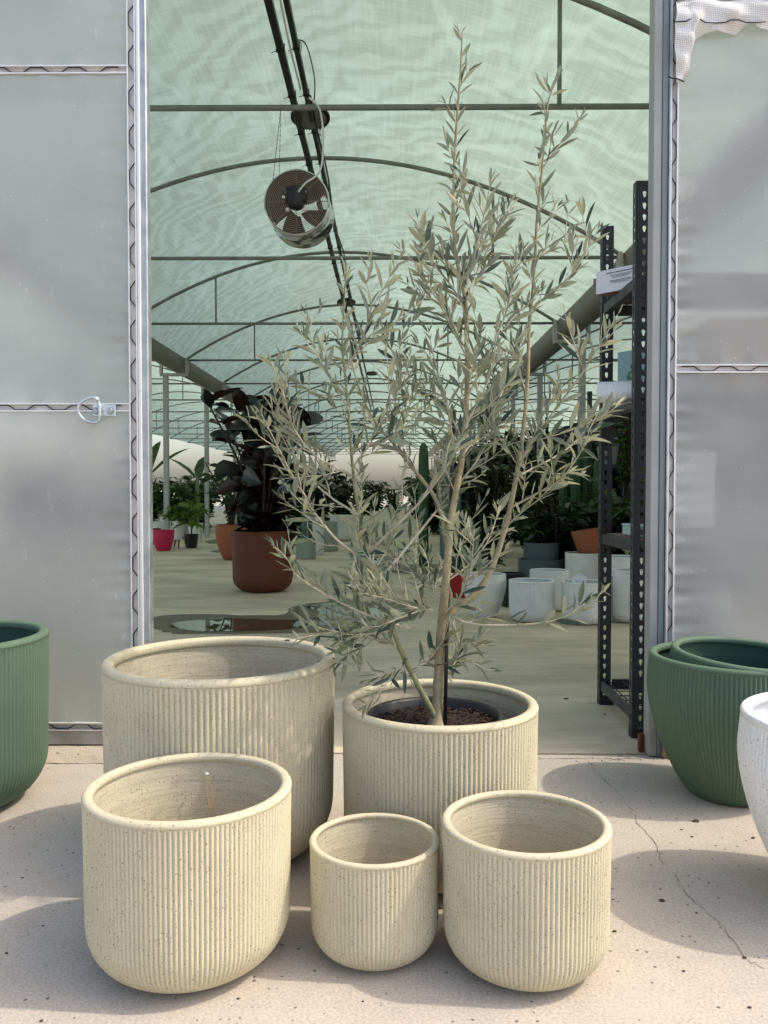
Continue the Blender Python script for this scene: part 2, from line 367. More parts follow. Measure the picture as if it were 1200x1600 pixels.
def link(name, me, parent=None, loc=None, rot=None):
    o = bpy.data.objects.new(name, me); COL.objects.link(o)
    if parent: o.parent = parent
    if loc is not None: o.location = loc
    if rot is not None: o.rotation_euler = rot
    return o
def tag(o, label=None, cat=None, group=None, kind=None):
    for k, vv in (('label', label), ('category', cat), ('group', group), ('kind', kind)):
        if vv: o[k] = vv
    return o
def empty(name, loc=(0, 0, 0), rot=(0, 0, 0), label=None, cat=None, group=None):
    o = bpy.data.objects.new(name, None); COL.objects.link(o); o.location = loc; o.rotation_euler = rot
    o.empty_display_size = 0.1
    return tag(o, label, cat, group)
def autosmooth(o, ang=40):
    try:
        me = o.data
        me.set_sharp_from_angle(angle=R_(ang))
    except Exception: pass
    return o

WALL = 2.60                      # depth of the doorway wall
# ------------------------------------------------------------------ ground
mb = MB(); mb.grid(lambda u, v: (-600 + 1200 * u, -600 + 1600 * v, -0.012), 8, 8)
tag(mb.build('ground', 'earth', smooth=False), kind='structure')
mb = MB(); mb.grid(lambda u, v: (-9 + 18 * u, -7 + (WALL + 0.02 + 7) * v, 0.0), 12, 8)
pave = tag(mb.build('pavement', 'concrete_outside', smooth=False), kind='structure')
mb = MB(); mb.box(-8.6, 7.2, WALL + 0.028, 47, -0.05, 0.002)
floor = tag(mb.build('greenhouse_floor', 'concrete_inside', smooth=False), kind='structure')
# hairline crack wandering over the pavement
def crack(pts, wid, name='crack'):
    rnd = random.Random(3); P = []
    for a, b in zip(pts, pts[1:]):
        A, B = gnd(*a), gnd(*b); n = 6
        for i in range(n):
            q = A.lerp(B, i / n); P.append(q + Vector((rnd.uniform(-1, 1), rnd.uniform(-1, 1), 0)) * 0.006)
    mbc = MB(); vs = []; k = len(P)
    for i, p in enumerate(P):
        d = (P[min(i + 1, k - 1)] - P[max(i - 1, 0)]); d = Vector((-d.y, d.x, 0)).normalized()
        ww = wid * rnd.uniform(0.25, 1.0)
        vs += [(p.x + d.x * ww, p.y + d.y * ww, 0.0012), (p.x - d.x * ww, p.y - d.y * ww, 0.0012)]
    mbc.add(vs, [(2 * i, 2 * i + 1, 2 * i + 3, 2 * i + 2) for i in range(k - 1)])
    mbc.build(name, 'crack_fill', pave, False)
crack([(920, 1190), (935, 1210), (965, 1240), (985, 1265), (998, 1290), (1022, 1318), (1040, 1355)], 0.0010)
crack([(1056, 1366), (1066, 1392), (1085, 1410), (1120, 1440), (1145, 1470), (1160, 1498), (1200, 1515)], 0.0010)
crack([(845, 1186), (900, 1185), (960, 1186), (1012, 1187)], 0.0022)
# grit and crumbs
mb = MB(); rnd = random.Random(11)
spots = [(1087, 1284, 9), (1065, 1297, 4), (1081, 1308, 4), (1034, 1408, 9), (1163, 1497, 7), (1171, 1575, 6), (1068, 1518, 5), (960, 1456, 6), (958, 1406, 4), (1088, 1427, 4), (1177, 1310, 6), (1180, 1266, 5), (885, 1093, 8), (35, 1372, 4), (10, 1490, 5), (67, 1447, 4), (65, 1596, 6), (372, 1561, 5), (567, 1565, 4), (945, 1117, 6), (1107, 1380, 3), (1122, 1404, 3)]
for q in range(110): spots.append((rnd.uniform(-40, 1240), rnd.uniform(1195, 1640), rnd.uniform(0.7, 1.7)))
for q in range(60): spots.append((rnd.uniform(240, 1000), rnd.uniform(860, 1180), rnd.uniform(0.8, 2.2)))
for q in range(70): spots.append((rnd.gauss(1000, 60), rnd.gauss(1186, 3), rnd.uniform(0.8, 2.6)))
for px, py, s in spots:
    p = gnd(px, py); r = s * 0.5 * p.y / F
    vs = []; n = 6
    for zz, k in ((0.0, 1.0), (r * 0.55, 0.85)):
        for i in range(n):
            a = 2 * math.pi * i / n; vs.append((p.x + math.cos(a) * r * k * rnd.uniform(0.8, 1.5), p.y + math.sin(a) * r * k * rnd.uniform(0.7, 1.1), zz * rnd.uniform(0.6, 1.1) + 0.0005))
    fs = [(i, (i + 1) % n, n + (i + 1) % n, n + i) for i in range(n)] + [tuple(range(n, 2 * n))]
    mb.add(vs, fs)
tag(mb.build('grit', 'grit', smooth=False), 'dark crumbs of grit and bark scattered over the pavement', 'grit', kind='stuff')
# puddle and damp stains on the greenhouse floor
def sheet(name, pts, z, mat, parent=None, wob=0.0):
    r2 = random.Random(5); P = [gnd(*p) for p in pts]; Q = []
    k = len(P)
    for i in range(k):      # closed Catmull-Rom
        p0, p1, p2, p3 = P[i - 1], P[i], P[(i + 1) % k], P[(i + 2) % k]
        for j in range(5):
            s = j / 5
            q = 0.5 * ((2 * p1) + (p2 - p0) * s + (2 * p0 - 5 * p1 + 4 * p2 - p3) * s * s + (3 * p1 - p0 - 3 * p2 + p3) * s ** 3)
            Q.append((q.x + r2.uniform(-wob, wob), q.y + r2.uniform(-wob, wob), z))
    c = (sum(q[0] for q in Q) / len(Q), sum(q[1] for q in Q) / len(Q))
    mbs = MB(); mbs.add(Q, [tuple(range(len(Q)))])
    return mbs.build(name, mat, parent, False)
tag(sheet('puddle', [(262, 979), (300, 970), (360, 967), (430, 970), (486, 968), (500, 958), (478, 950), (520, 944), (565, 948), (612, 950), (640, 962), (600, 975), (548, 982), (508, 978), (470, 982), (430, 986), (360, 988), (300, 988)], 0.0065, 'puddle_water', None, 0.014), kind='structure')
for pts in ([(228, 968), (300, 960), (430, 962), (470, 946), (560, 940), (650, 955), (630, 972), (540, 986), (420, 991), (300, 991), (250, 986)],
            [(590, 889), (640, 882), (700, 883), (720, 890), (680, 897), (620, 896)], [(555, 884), (585, 880), (590, 888), (560, 890)],
            [(320, 846), (345, 843), (352, 848), (330, 850)], [(330, 861), (352, 859), (358, 863), (335, 864)]):
    sheet('damp_patch', pts, 0.0042, 'damp_concrete', floor, 0.02)

# ------------------------------------------------------------------ pots
def smoothstep(x): x = max(0, min(1, x)); return x * x * (3 - 2 * x)
def pot_profile(kind, R, h, t, lip):
    """outer wall (r,z) from the middle of the base to under the lip"""
    P = [(0.0, 0.0)]
    if kind == 'u':              # straight wall on a rounded base
        a, b = 0.52 * R, 0.50 * R
        for i in range(13):
            q = math.pi / 2 * i / 12
            P.append((R * 0.985 - a + a * math.sin(q) ** 0.9, b - b * math.cos(q) ** 0.95 if i < 12 else b))
        for i in range(1, 9): P.append((R * (0.985 + 0.015 * i / 8), b + (h - lip - b) * i / 8))
    elif kind == 'egg':          # tapers to a narrow foot
        rb = 0.55 * R
        P += [(rb * 0.9, 0.0), (rb * 0.98, 0.006)]
        for i in range(1, 19):
            s = i / 18; z = 0.008 + (h - lip - 0.008) * s
            P.append((rb + (R * 1.03 - rb) * math.sin(min(1.0, s / 0.86) * math.pi / 2) ** 0.86 - max(0, s - 0.8) * R * 0.15, z))
    elif kind == 'bowl':         # gently tapering round pot
        rb = 0.62 * R
        P += [(rb * 0.92, 0.0)]
        for i in range(0, 15):
            s = i / 14; P.append((rb + (R - rb) * (1 - (1 - s) ** 2.1), 0.004 + (h - lip - 0.004) * s))
    elif kind == 'cyl':
        P += [(R * 0.95, 0.0), (R * 0.985, 0.006), (R, 0.02)]
        for i in range(1, 5): P.append((R, 0.02 + (h - lip - 0.02) * i / 4))
    elif kind == 'taper':
        P += [(R * 0.72, 0.0), (R * 0.74, 0.005)]
        for i in range(1, 6): P.append((R * (0.74 + 0.26 * i / 5), 0.005 + (h - lip - 0.005) * i / 5))
    return P
def make_pot(name, loc, R, h, kind, mats, label, cat='planter', ribs=0, group=None, rot=(0, 0, 0), seg=56, thick=0.10, sub=6, soil=None):
    """root empty at the base > body (outside, inside), rim"""
    root = empty(name, loc, rot, label, cat, group)
    t = thick * R; lip = 0.0105 * (R / 0.18) if ribs else 0.010 * (R / 0.18)
    P = pot_profile(kind, R, h, t, lip); amp = 0.0034 * (R / 0.18) * min(1.25, 130 / ribs) if ribs else 0
    mbp = MB(); prof = []
    ztop = P[-1][1]
    if ribs:
        dense = []
        for i, (r, z) in enumerate(P):
            dense.append((r, z))
        last = dense.pop(); prev = dense[-1]
        for s in (0.6, 0.9, 0.955, 0.98, 1.0): dense.append((prev[0] + (last[0] - prev[0]) * s, prev[1] + (last[1] - prev[1]) * s))
        for r, z in dense:
            fade = smoothstep((z / h - 0.01) / 0.12) * (1 - smoothstep((z - (ztop - 0.0045 * R / 0.18)) / (0.0045 * R / 0.18)))
            prof.append((r, z, amp * fade))
        mbp.lathe(prof, rib=(ribs, sub))
    else:
        mbp.lathe(P, seg)
    rw = t * 0.72                                  # wall behind the lip
    inn = [(max(0.0, r - rw), max(z + 0.012, 0.014)) for r, z in P if r > 0]
    inn = [(0.0, 0.014)] + [(min(r, R - t * 0.6), min(z, ztop)) for r, z in inn]
    seen = []
    for q in inn:
        if not seen or q[1] > seen[-1][1] - 1e-5: seen.append(q)
    nb = (len(mbp.f))
    mbp.lathe([(r, z) for r, z in reversed(seen)], 96 if ribs else seg, 1)
    mbp.build('body', [mats[0], mats[1]], root)
    e = min(0.35 * t, lip * 0.5); rim = MB()
    rt = P[-1][0]
    loop = [(rt - amp * 0.2, ztop - 0.001), (rt + 0.0006, ztop + e * 0.35), (rt + 0.0008, h - e * 1.1), (rt - e * 0.25, h - e * 0.4), (rt - e * 0.9, h), (rt - t + e * 1.0, h), (rt - t + e * 0.25, h - e * 0.4), (rt - t, h - e), (rt - t + 0.0005, h - lip * 1.25), (rt - t + 0.003, h - lip * 1.4), (rt - t * 0.5, h - lip * 1.4), (rt - t * 0.3, ztop - 0.001)]
    rim.lathe(loop, 160 if ribs else seg, 0, closed=True)
    rim.build('rim', mats[0], root)
    if soil:
        sm = MB(); sm.lathe([(0.001, h - soil + 0.01), (R * 0.4, h - soil + 0.006), (rt - t * 0.6, h - soil)][::-1], 24); sm.build('soil', 'soil', root)
    return root
CR = ('cream_fibreclay', 'cream_fibreclay_inside'); GR = ('green_fibreclay', 'green_fibreclay_inside'); WF = ('white_fibreclay', 'white_fibreclay')
make_pot('ribbed_planter', (-0.395, 1.921, 0.0005), 0.264, 0.454, 'u', CR, 'largest cream ribbed planter, empty, standing behind the one with the gold thread', ribs=136)
make_pot('ribbed_planter', (0.108, 1.840, 0.0005), 0.216, 0.3715, 'u', CR, 'cream ribbed planter holding the potted olive tree', ribs=132)
make_pot('ribbed_planter', (-0.362, 1.477, 0.0005), 0.182, 0.312, 'u', CR, 'cream ribbed planter with a gold thread tag hanging inside', ribs=138)
make_pot('ribbed_planter', (-0.030, 1.503, 0.0005), 0.118, 0.205, 'u', CR, 'smallest cream ribbed planter, empty, in front of the olive tree pot', ribs=92)
make_pot('ribbed_planter', (0.239, 1.465, 0.0005), 0.148, 0.254, 'u', CR, 'empty cream ribbed planter beside the smallest one, right of the olive tree foot', ribs=106)
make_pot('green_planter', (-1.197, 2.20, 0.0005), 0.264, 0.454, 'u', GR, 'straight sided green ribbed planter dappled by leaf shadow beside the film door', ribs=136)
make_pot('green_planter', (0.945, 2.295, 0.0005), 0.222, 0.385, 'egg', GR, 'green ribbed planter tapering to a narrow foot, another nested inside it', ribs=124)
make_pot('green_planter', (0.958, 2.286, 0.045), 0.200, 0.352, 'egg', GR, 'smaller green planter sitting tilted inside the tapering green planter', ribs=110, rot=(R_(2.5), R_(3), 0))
make_pot('white_planter', (0.945, 1.672, 0.0005), 0.222, 0.385, 'egg', WF, 'white speckled ribbed planter standing before the nested green planters', ribs=124)
mb = MB(); rnd = random.Random(4)
mb.grid(lambda u, v: (0.80 + 0.07 * u + 0.02 * v, 1.66 + 0.05 * math.sin(u * 5 + v * 3) + 0.04 * v, 0.27 + 0.125 * v + 0.01 * math.sin(9 * u)), 8, 8)
o = tag(mb.build('plastic_wrap', 'bubble_wrap'), 'crumpled piece of white plastic wrap tucked in the white planter', 'wrapping')
o.modifiers.new('s', 'SOLIDIFY').thickness = 0.002

# swing tag on gold thread in the front planter
ht = empty('hang_tag', (-0.335, 1.64, 0.27), (0, 0, 0), 'small black tag on a gold thread hung inside the cream planter', 'tag')
p0 = at(323, 1209, 1.628); p1 = at(333, 1281, 1.628)
def cable(a, b, bow, n=8): return [a.lerp(b, i / n) + Vector(bow) * math.sin(math.pi * i / n) for i in range(n + 1)]
mb = MB(); inv = -Vector(ht.location)
mb.tube([p + inv for p in cable(p0, p1, (0.006, 0, 0))], 0.0007, 5); mb.tube([p + inv for p in cable(p0, p1, (-0.004, -0.003, 0))], 0.0007, 5); mb.build('thread', 'gold_cord', ht)
mb = MB(); mb.lathe([(0.0001, -0.003), (0.0035, -0.002), (0.004, 0.001), (0.0001, 0.003)], 10); mb.build('stopper', 'white_card', ht, loc=p0 + inv)
mb = MB(); mb.box(-0.008, 0.008, -0.0008, 0.0008, -0.024, 0.0); mb.build('tag_card', 'black_card', ht, False, loc=p1 + inv, rot=(R_(10), 0, R_(25)))

# ------------------------------------------------------------------ olive tree
TX, TY, SOILZ = 0.10, 1.80, 0.325
nur = empty('nursery_pot', (0.098, 1.835, 0.018), (0, 0, 0), 'round black plastic nursery pot sunk inside the olive tree planter', 'pot')
mb = MB(); mb.lathe([(0.001, 0.0), (0.105, 0.0), (0.110, 0.004), (0.140, 0.300), (0.150, 0.302), (0.152, 0.306), (0.152, 0.322), (0.149, 0.326), (0.143, 0.326), (0.139, 0.320), (0.134, 0.296)], 64); mb.build('body', 'black_plastic', nur)
mb = MB(); rnd = random.Random(21)
def soilf(u, v):
    a = u * 2 * math.pi; r = 0.137 * v
    return (r * math.cos(a), r * math.sin(a), 0.300 + 0.010 * (1 - v) + rnd.uniform(-0.003, 0.003) * (1 if 0 < u < 1 else 0))
mb.grid(soilf, 48, 14); so_ = mb.build('soil', 'soil', nur)
mb = MB()
for i in range(420):
    a = rnd.uniform(0, 6.283); r = 0.132 * math.sqrt(rnd.random()); s = rnd.uniform(0.002, 0.007)
    M = Matrix.Translation((r * math.cos(a), r * math.sin(a), 0.306 + rnd.uniform(0, 0.004))) @ Euler((rnd.uniform(-.7, .7), rnd.uniform(-.7, .7), rnd.uniform(0, 6))).to_matrix().to_4x4()
    mb.box(-s, s, -s * 0.4, s * 0.4, -s * 0.2, s * 0.2, mat=M)
tag(mb.build('bark_chips', 'soil_chip', nur, False), kind='stuff')

stake = empty('garden_stake', at(695, 1146, 1.80), (0, 0, 0), 'thin black garden stake tied beside the olive trunk', 'stake')
mb = MB(); a0 = at(695, 1146, 1.80); spts = [at(695, 1146, 1.80), at(698, 1000, 1.80), at(701, 900, 1.81), at(710, 640, 1.82)]
mb.tube([p - a0 for p in spts], 0.0042, 8); mb.build('rod', 'black_plastic', stake)
for px, py in ((697, 1043), (700, 921)):
    mb = MB(); p = at(px, py, 1.80) - a0; mb.tube([p + Vector((math.cos(q) * 0.012 - 0.008, math.sin(q) * 0.010, 0.002 * q)) for q in [i * 0.7 for i in range(10)]], 0.0011, 5); mb.build('tie', 'dark_wire', stake)

tree = empty('olive_tree', (TX, TY, SOILZ), (0, 0, 0), 'young olive tree with silvery green leaves in the cream planter', 'tree')
T0 = Vector((TX, TY, SOILZ))
LIMBS = [  # (pixel polyline, depth at start, depth at end, radius start, radius end, twig density)
 ([(681, 1140), (684, 1090), (687, 1030), (690, 980), (694, 940), (698, 890), (704, 820), (711, 775), (722, 715), (729, 630), (730, 553), (727, 470), (717, 423), (709, 357), (710, 255), (715, 171), (720, 100), (722, 52)], 1.80, 1.78, .0135, .0014, 1.0),
 ([(680, 1122), (668, 1098), (650, 1065), (628, 1020), (614, 984), (597, 945), (580, 895), (567, 830), (557, 780), (550, 720), (545, 650), (540, 595), (535, 540), (537, 480), (541, 428)], 1.80, 1.70, .0075, .0014, 1.0),
 ([(691, 968), (712, 951), (740, 930), (765, 895), (785, 840), (800, 780), (810, 725), (820, 650), (825, 575), (827, 507), (834, 437), (839, 343), (846, 273), (853, 189), (858, 155), (870, 124)], 1.80, 1.86, .0085, .0014, 1.0),
 ([(697, 850), (690, 805), (675, 770), (645, 732), (612, 690), (595, 672), (575, 640), (556, 590), (545, 540)], 1.80, 1.95, .0055, .0016, 1.0),
 ([(704, 962), (725, 972), (760, 977), (830, 975), (880, 965), (925, 940), (940, 925)], 1.80, 1.62, .0030, .0010, 0.25),
 ([(640, 982), (600, 970), (565, 957), (510, 930), (465, 900), (450, 875), (432, 856)], 1.78, 1.62, .0032, .0010, 0.6),
 ([(620, 984), (580, 990), (545, 992), (518, 984)], 1.79, 1.68, .0024, .0010, 1.6),
 ([(580, 890), (555, 866), (525, 842), (492, 802), (475, 772), (460, 750), (430, 690), (408, 646)], 1.77, 1.60, .0038, .0011, 1.2),
 ([(565, 808), (540, 792), (517, 777), (485, 747), (450, 690), (428, 612)], 1.76, 1.86, .0034, .0011, 1.2),
 ([(555, 745), (517, 727), (485, 705), (455, 660), (440, 600)], 1.75, 1.66, .0030, .0011, 1.1),
 ([(575, 865), (620, 820), (660, 780), (700, 725), (730, 660), (765, 590), (775, 540)], 1.78, 1.66, .0036, .0011, 1.0),
 ([(598, 900), (640, 850), (675, 807), (707, 767), (745, 720), (775, 660), (790, 610)], 1.78, 1.90, .0036, .0011, 1.0),
 ([(800, 792), (850, 765), (880, 745), (912, 700)], 1.82, 1.70, .0026, .0010, 0.5),
 ([(808, 745), (840, 728), (865, 715), (900, 690), (925, 655)], 1.83, 1.94, .0026, .0010, 0.6),
 ([(815, 715), (860, 650), (905, 590), (930, 550), (965, 492)], 1.83, 1.72, .0030, .0010, 0.8),
 ([(832, 483), (862, 455), (890, 432), (915, 395), (934, 360)], 1.85, 1.78, .0024, .0009, 0.6),
 ([(838, 404), (868, 386), (895, 370)], 1.85, 1.92, .0018, .0009, 0.5),
 ([(848, 262), (875, 225), (906, 186)], 1.86, 1.82, .0016, .0008, 0.5),
 ([(727, 445), (742, 395), (755, 343), (768, 280)], 1.79, 1.70, .0024, .0009, 1.0),
 ([(728, 470), (750, 415), (775, 367), (803, 318)], 1.79, 1.90, .0024, .0009, 1.0),
 ([(727, 480), (700, 440), (672, 405), (660, 372)], 1.79, 1.86, .0024, .0009, 1.2),
 ([(730, 560), (700, 500), (675, 455), (652, 425)], 1.79, 1.68, .0024, .0009, 1.2),
 ([(730, 620), (760, 560), (790, 490), (800, 430), (806, 390)], 1.79, 1.72, .0026, .0009, 1.2),
 ([(726, 690), (700, 640), (683, 580), (670, 520)], 1.79, 1.90, .0028, .0009, 1.2),
 ([(722, 712), (760, 660), (790, 600), (805, 540)], 1.79, 1.94, .0026, .0009, 1.2),
 ([(612, 690), (618, 620), (622, 560), (632, 505)], 1.88, 1.80, .0022, .0009, 1.0),
 ([(545, 640), (515, 590), (490, 540), (478, 490)], 1.72, 1.82, .0022, .0009, 1.0),
 ([(540, 580), (565, 530), (580, 480), (572, 440)], 1.71, 1.62, .0020, .0009, 1.0),
 ([(551, 730), (580, 690), (605, 640), (640, 590)], 1.73, 1.62, .0024, .0009, 1.0),
 ([(694, 940), (660, 910), (630, 880), (600, 850)], 1.80, 1.95, .0024, .0009, 2.2),
 ([(696, 910), (735, 880), (765, 840), (780, 790)], 1.80, 1.92, .0024, .0009, 1.2),
 ([(693, 955), (650, 950), (600, 935), (560, 925)], 1.80, 1.66, .0024, .0009, 2.6),
 ([(692, 960), (720, 930), (735, 890), (740, 840)], 1.79, 1.66, .0024, .0009, 2.2),
 ([(636, 1035), (625, 1045), (605, 1052), (575, 1062)], 1.79, 1.72, .0018, .0008, 2.4),
 ([(640, 1048), (670, 1035), (705, 1040), (720, 1020)], 1.79, 1.84, .0018, .0008, 2.0),
 ([(690, 985), (710, 1000), (712, 1030)], 1.80, 1.86, .0016, .0008, 2.0),
 ([(627, 1018), (600, 1000), (575, 998), (545, 985)], 1.79, 1.86, .0018, .0008, 2.2),
]
rnd = random.Random(42)
def catmull(P, n=5):
    Q = []
    for i in range(len(P) - 1):
        p0, p1, p2, p3 = P[max(i - 1, 0)], P[i], P[i + 1], P[min(i + 2, len(P) - 1)]
        for j in range(n):
            s = j / n; Q.append(0.5 * ((2 * p1) + (p2 - p0) * s + (2 * p0 - 5 * p1 + 4 * p2 - p3) * s * s + (3 * p1 - p0 - 3 * p2 + p3) * s ** 3))
    Q.append(P[-1]); return Q
LEAVES = []      # (pos, dir, normal, length, width, material index)
TWIGS = MB()
def add_leaf(p, d, size, up):
    d = d.normalized(); side = d.cross(up)
    if side.length < 0.05: side = d.orthogonal()
    nrm = side.cross(d).normalized()
    nrm = (Matrix.Rotation(rnd.gauss(0, 0.9), 3, d) @ nrm)
    q = rnd.random(); mi = 1 if q < 0.24 else (2 if q > 0.60 else 0)
    LEAVES.append((p, d, nrm, size, size * rnd.uniform(0.15, 0.225), mi))
def leafy(P, r0, r1, leaf0=0.25, spacing=0.0215, mi=0, size=0.0445):
    """opposite pairs of leaves along a shoot; returns nothing"""
    LEN = [0.0]
    for a, b in zip(P, P[1:]): LEN.append(LEN[-1] + (b - a).length)
    tot = LEN[-1]; s = leaf0 * tot; ph = rnd.uniform(0, 3)
    while s < tot:
        i = max(k for k in range(len(P) - 1) if LEN[k] <= s); f = (s - LEN[i]) / max(1e-6, LEN[i + 1] - LEN[i])
        p = P[i].lerp(P[i + 1], f); d = (P[i + 1] - P[i]).normalized(); a = d.orthogonal().normalized(); b = d.cross(a)
        u = s / tot; sz = size * (0.75 + 0.5 * math.sin(math.pi * min(1, u * 0.9 + 0.1))) * rnd.uniform(0.55, 1.25)
        for k in (0, 1):
            if rnd.random() < 0.09: continue
            q = ph + k * math.pi + rnd.gauss(0, 0.25); out = a * math.cos(q) + b * math.sin(q)
            ld = d * rnd.uniform(0.6, 1.1) + out * rnd.uniform(0.5, 0.9) + Vector((0, 0, 0.2))
            add_leaf(p, ld, sz, Vector((0, 0, 1)) + out * -0.4)
        ph += math.pi / 2; s += spacing * rnd.uniform(0.75, 1.35)
    d = (P[-1] - P[-2]).normalized()
    for k in range(2):
        add_leaf(P[-1], d + Vector((rnd.gauss(0, .25), rnd.gauss(0, .25), 0.1)), size * 0.55, Vector((0, 0, 1)))
def shoot(p, d, ln, r):
    P = [p]; n = 5
    for i in range(n):
        d = (d + Vector((rnd.gauss(0, .10), rnd.gauss(0, .10), rnd.gauss(0.07, .08)))).normalized(); P.append(P[-1] + d * ln / n)
    TWIGS.tube([q - T0 for q in P], [r * (1 - 0.6 * i / n) for i in range(n + 1)], 5)
    leafy(P, r, r * 0.4, 0.18)
    return P
for li, (pp, y0, y1, r0, r1, dens) in enumerate(LIMBS):
    k = len(pp); P = []
    for i, (px, py) in enumerate(pp):
        u = i / (k - 1)
        if li == 0: yy = 1.80 + 0.015 * math.sin(i)
        else: yy = y0 + (y1 - y0) * u ** 1.1
        P.append(at(px, py, yy))
    Q = catmull(P, 5); n = len(Q)
    rad = [r0 + (r1 - r0) * (i / (n - 1)) ** (0.75 if li < 3 else 0.9) for i in range(n)]
    if li == 0: rad[0] *= 1.5; rad[1] *= 1.35; rad[2] *= 1.25; rad[3] *= 1.1
    if li < 4:
        rad = [r * (1 + 0.07 * math.sin(i * 2.1)) for i, r in enumerate(rad)]
        mb = MB(); mb.tube([q - T0 for q in Q], rad, 12)
        mb.build('trunk' if li == 0 else 'branch', 'green_stem' if li == 1 else 'olive_bark', tree)
    else:
        TWIGS.tube([q - T0 for q in Q], rad, 6)
    # leaves on the limb itself and side shoots
    LEN = 0; acc = 0
    tot = sum((b - a).length for a, b in zip(Q, Q[1:]))
    bare = {0: 0.30, 1: 0.20, 2: 0.20, 3: 0.15}.get(li, 0.12)
    leafy(Q, r0, r1, 0.62 if li < 3 else (0.35 if li < 12 else 0.15), 0.019 if li > 3 else 0.024)
    s = bare * tot; step = 0.060 / max(0.2, dens)
    i = 0; cum = 0
    for a, b in zip(Q, Q[1:]):
        seg = (b - a).length
        while s < cum + seg:
            f = (s - cum) / seg; p = a.lerp(b, f); d = (b - a).normalized(); u = s / tot
            out = d.orthogonal().normalized(); out = Matrix.Rotation(rnd.uniform(0, 6.283), 3, d) @ out
            ln = rnd.uniform(0.06, 0.19) * (1.15 - 0.6 * u)
            if li < 3: ln *= 1.15 - 0.35 * u
            if li < 4 and u > 0.55: ln *= 0.75
            if dens < 0.4: ln *= 0.35
            if p.z > 1.42: ln *= 0.62
            if p.z > 0.55 or li > 3: shoot(p, d * 0.75 + out * 0.75 + Vector((0, 0, 0.15)), ln, 0.0015)
            s += step * rnd.uniform(0.6, 1.4) * (1.25 if p.z > 1.42 else 1.0)
        cum += seg
crown = TWIGS.build('crown', 'olive_twig', tree)
# one leaf outline: a folded, slightly drooping blade
def leaf_geo(p, d, nrm, ln, wd, droop=0.12, fold=0.25, rows=((0, .10), (.09, .16), (.28, .80), (.5, 1.0), (.75, .80), (.92, .36), (1.0, .04))):
    sx = d.cross(nrm).normalized(); vs = []
    for s, ww in rows:
        c = p + d * (ln * s) - nrm * (droop * ln * s * s)
        h = wd * 0.5 * ww
        vs += [c - sx * h + nrm * (h * fold), c, c + sx * h + nrm * (h * fold)]
    fs = []
    for r in range(len(rows) - 1):
        b = r * 3; fs += [(b, b + 1, b + 4, b + 3), (b + 1, b + 2, b + 5, b + 4)]
    return vs, fs
LM = ['olive_leaf', 'olive_leaf_dark', 'olive_leaf_pale']
order = sorted(range(len(LEAVES)), key=lambda i: -(LEAVES[i][3] * LEAVES[i][4]) / LEAVES[i][0].y ** 2)
big = set(order[:300])
mb = MB()
for i, (p, d, nr, ln, wd, mi) in enumerate(LEAVES):
    if i in big: continue
    vs, fs = leaf_geo(p - T0, d, nr, ln, wd, rnd.uniform(-0.28, 0.42), rnd.uniform(0.1, 0.9)); mb.add(vs, fs, mi)
tag(mb.build('foliage', LM, crown), kind='stuff')
protos = []
for q in range(3):
    mq = MB(); vs, fs = leaf_geo(Vector((0, 0, 0)), Vector((1, 0, 0)), Vector((0, 0, 1)), 1.0, 0.21, 0.12, 0.35); mq.add(vs, fs); protos.append(mq.mesh('leaf', LM[q]))
for i in order[:300]:
    p, d, nr, ln, wd, mi = LEAVES[i]
    sx = nr.cross(d).normalized(); nz = d.cross(sx)
    M = Matrix((d * ln, sx * (wd / 0.21), nz * ln)).transposed().to_4x4(); M.translation = p - T0
    o = link('leaf', protos[mi], crown); o.matrix_local = M
print('LEAVES', len(LEAVES))

# ------------------------------------------------------------------ doorway walls of film
def wiggle(root, a, b, axis, off, period=0.12, amp=0.0088, r=0.0019, ph=0.0):
    """zigzag spring wire between points a..b (scalars) along axis"""
    pts = []; q = a + ph
    while q < b:
        for fr, s in ((0, 1), (0.30, 1), (0.50, -1), (0.80, -1)):
            w_ = q + fr * period
            if w_ > b: break
            x, y, z = off
            pts.append((x + amp * s, y, w_) if axis == 'z' else (w_, y, z + amp * s))
        q += period
    mbw = MB(); mbw.tube(pts, r, 6); mbw.build('wiggle_wire', 'dark_wire', root)
def channel_v(root, x0, x1, z0, z1, y):
    mbc = MB(); mbc.box(x0, x1, y, y + 0.004, z0, z1, 1); mbc.box(x0, x0 + 0.0035, y - 0.012, y, z0, z1, 0); mbc.box(x1 - 0.0045, x1, y - 0.012, y, z0, z1, 0)
    pass
    mbc.build('lock_channel', ['white_aluminium', 'channel_inside'], root, False)
def channel_h(root, x0, x1, z0, z1, y):
    mbc = MB(); mbc.box(x0, x1, y, y + 0.004, z0, z1, 1); mbc.box(x0, x1, y - 0.012, y, z0, z0 + 0.004, 0); mbc.box(x0, x1, y - 0.012, y, z1 - 0.004, z1, 0)
    mbc.build('lock_channel', ['white_aluminium', 'channel_inside'], root, False)
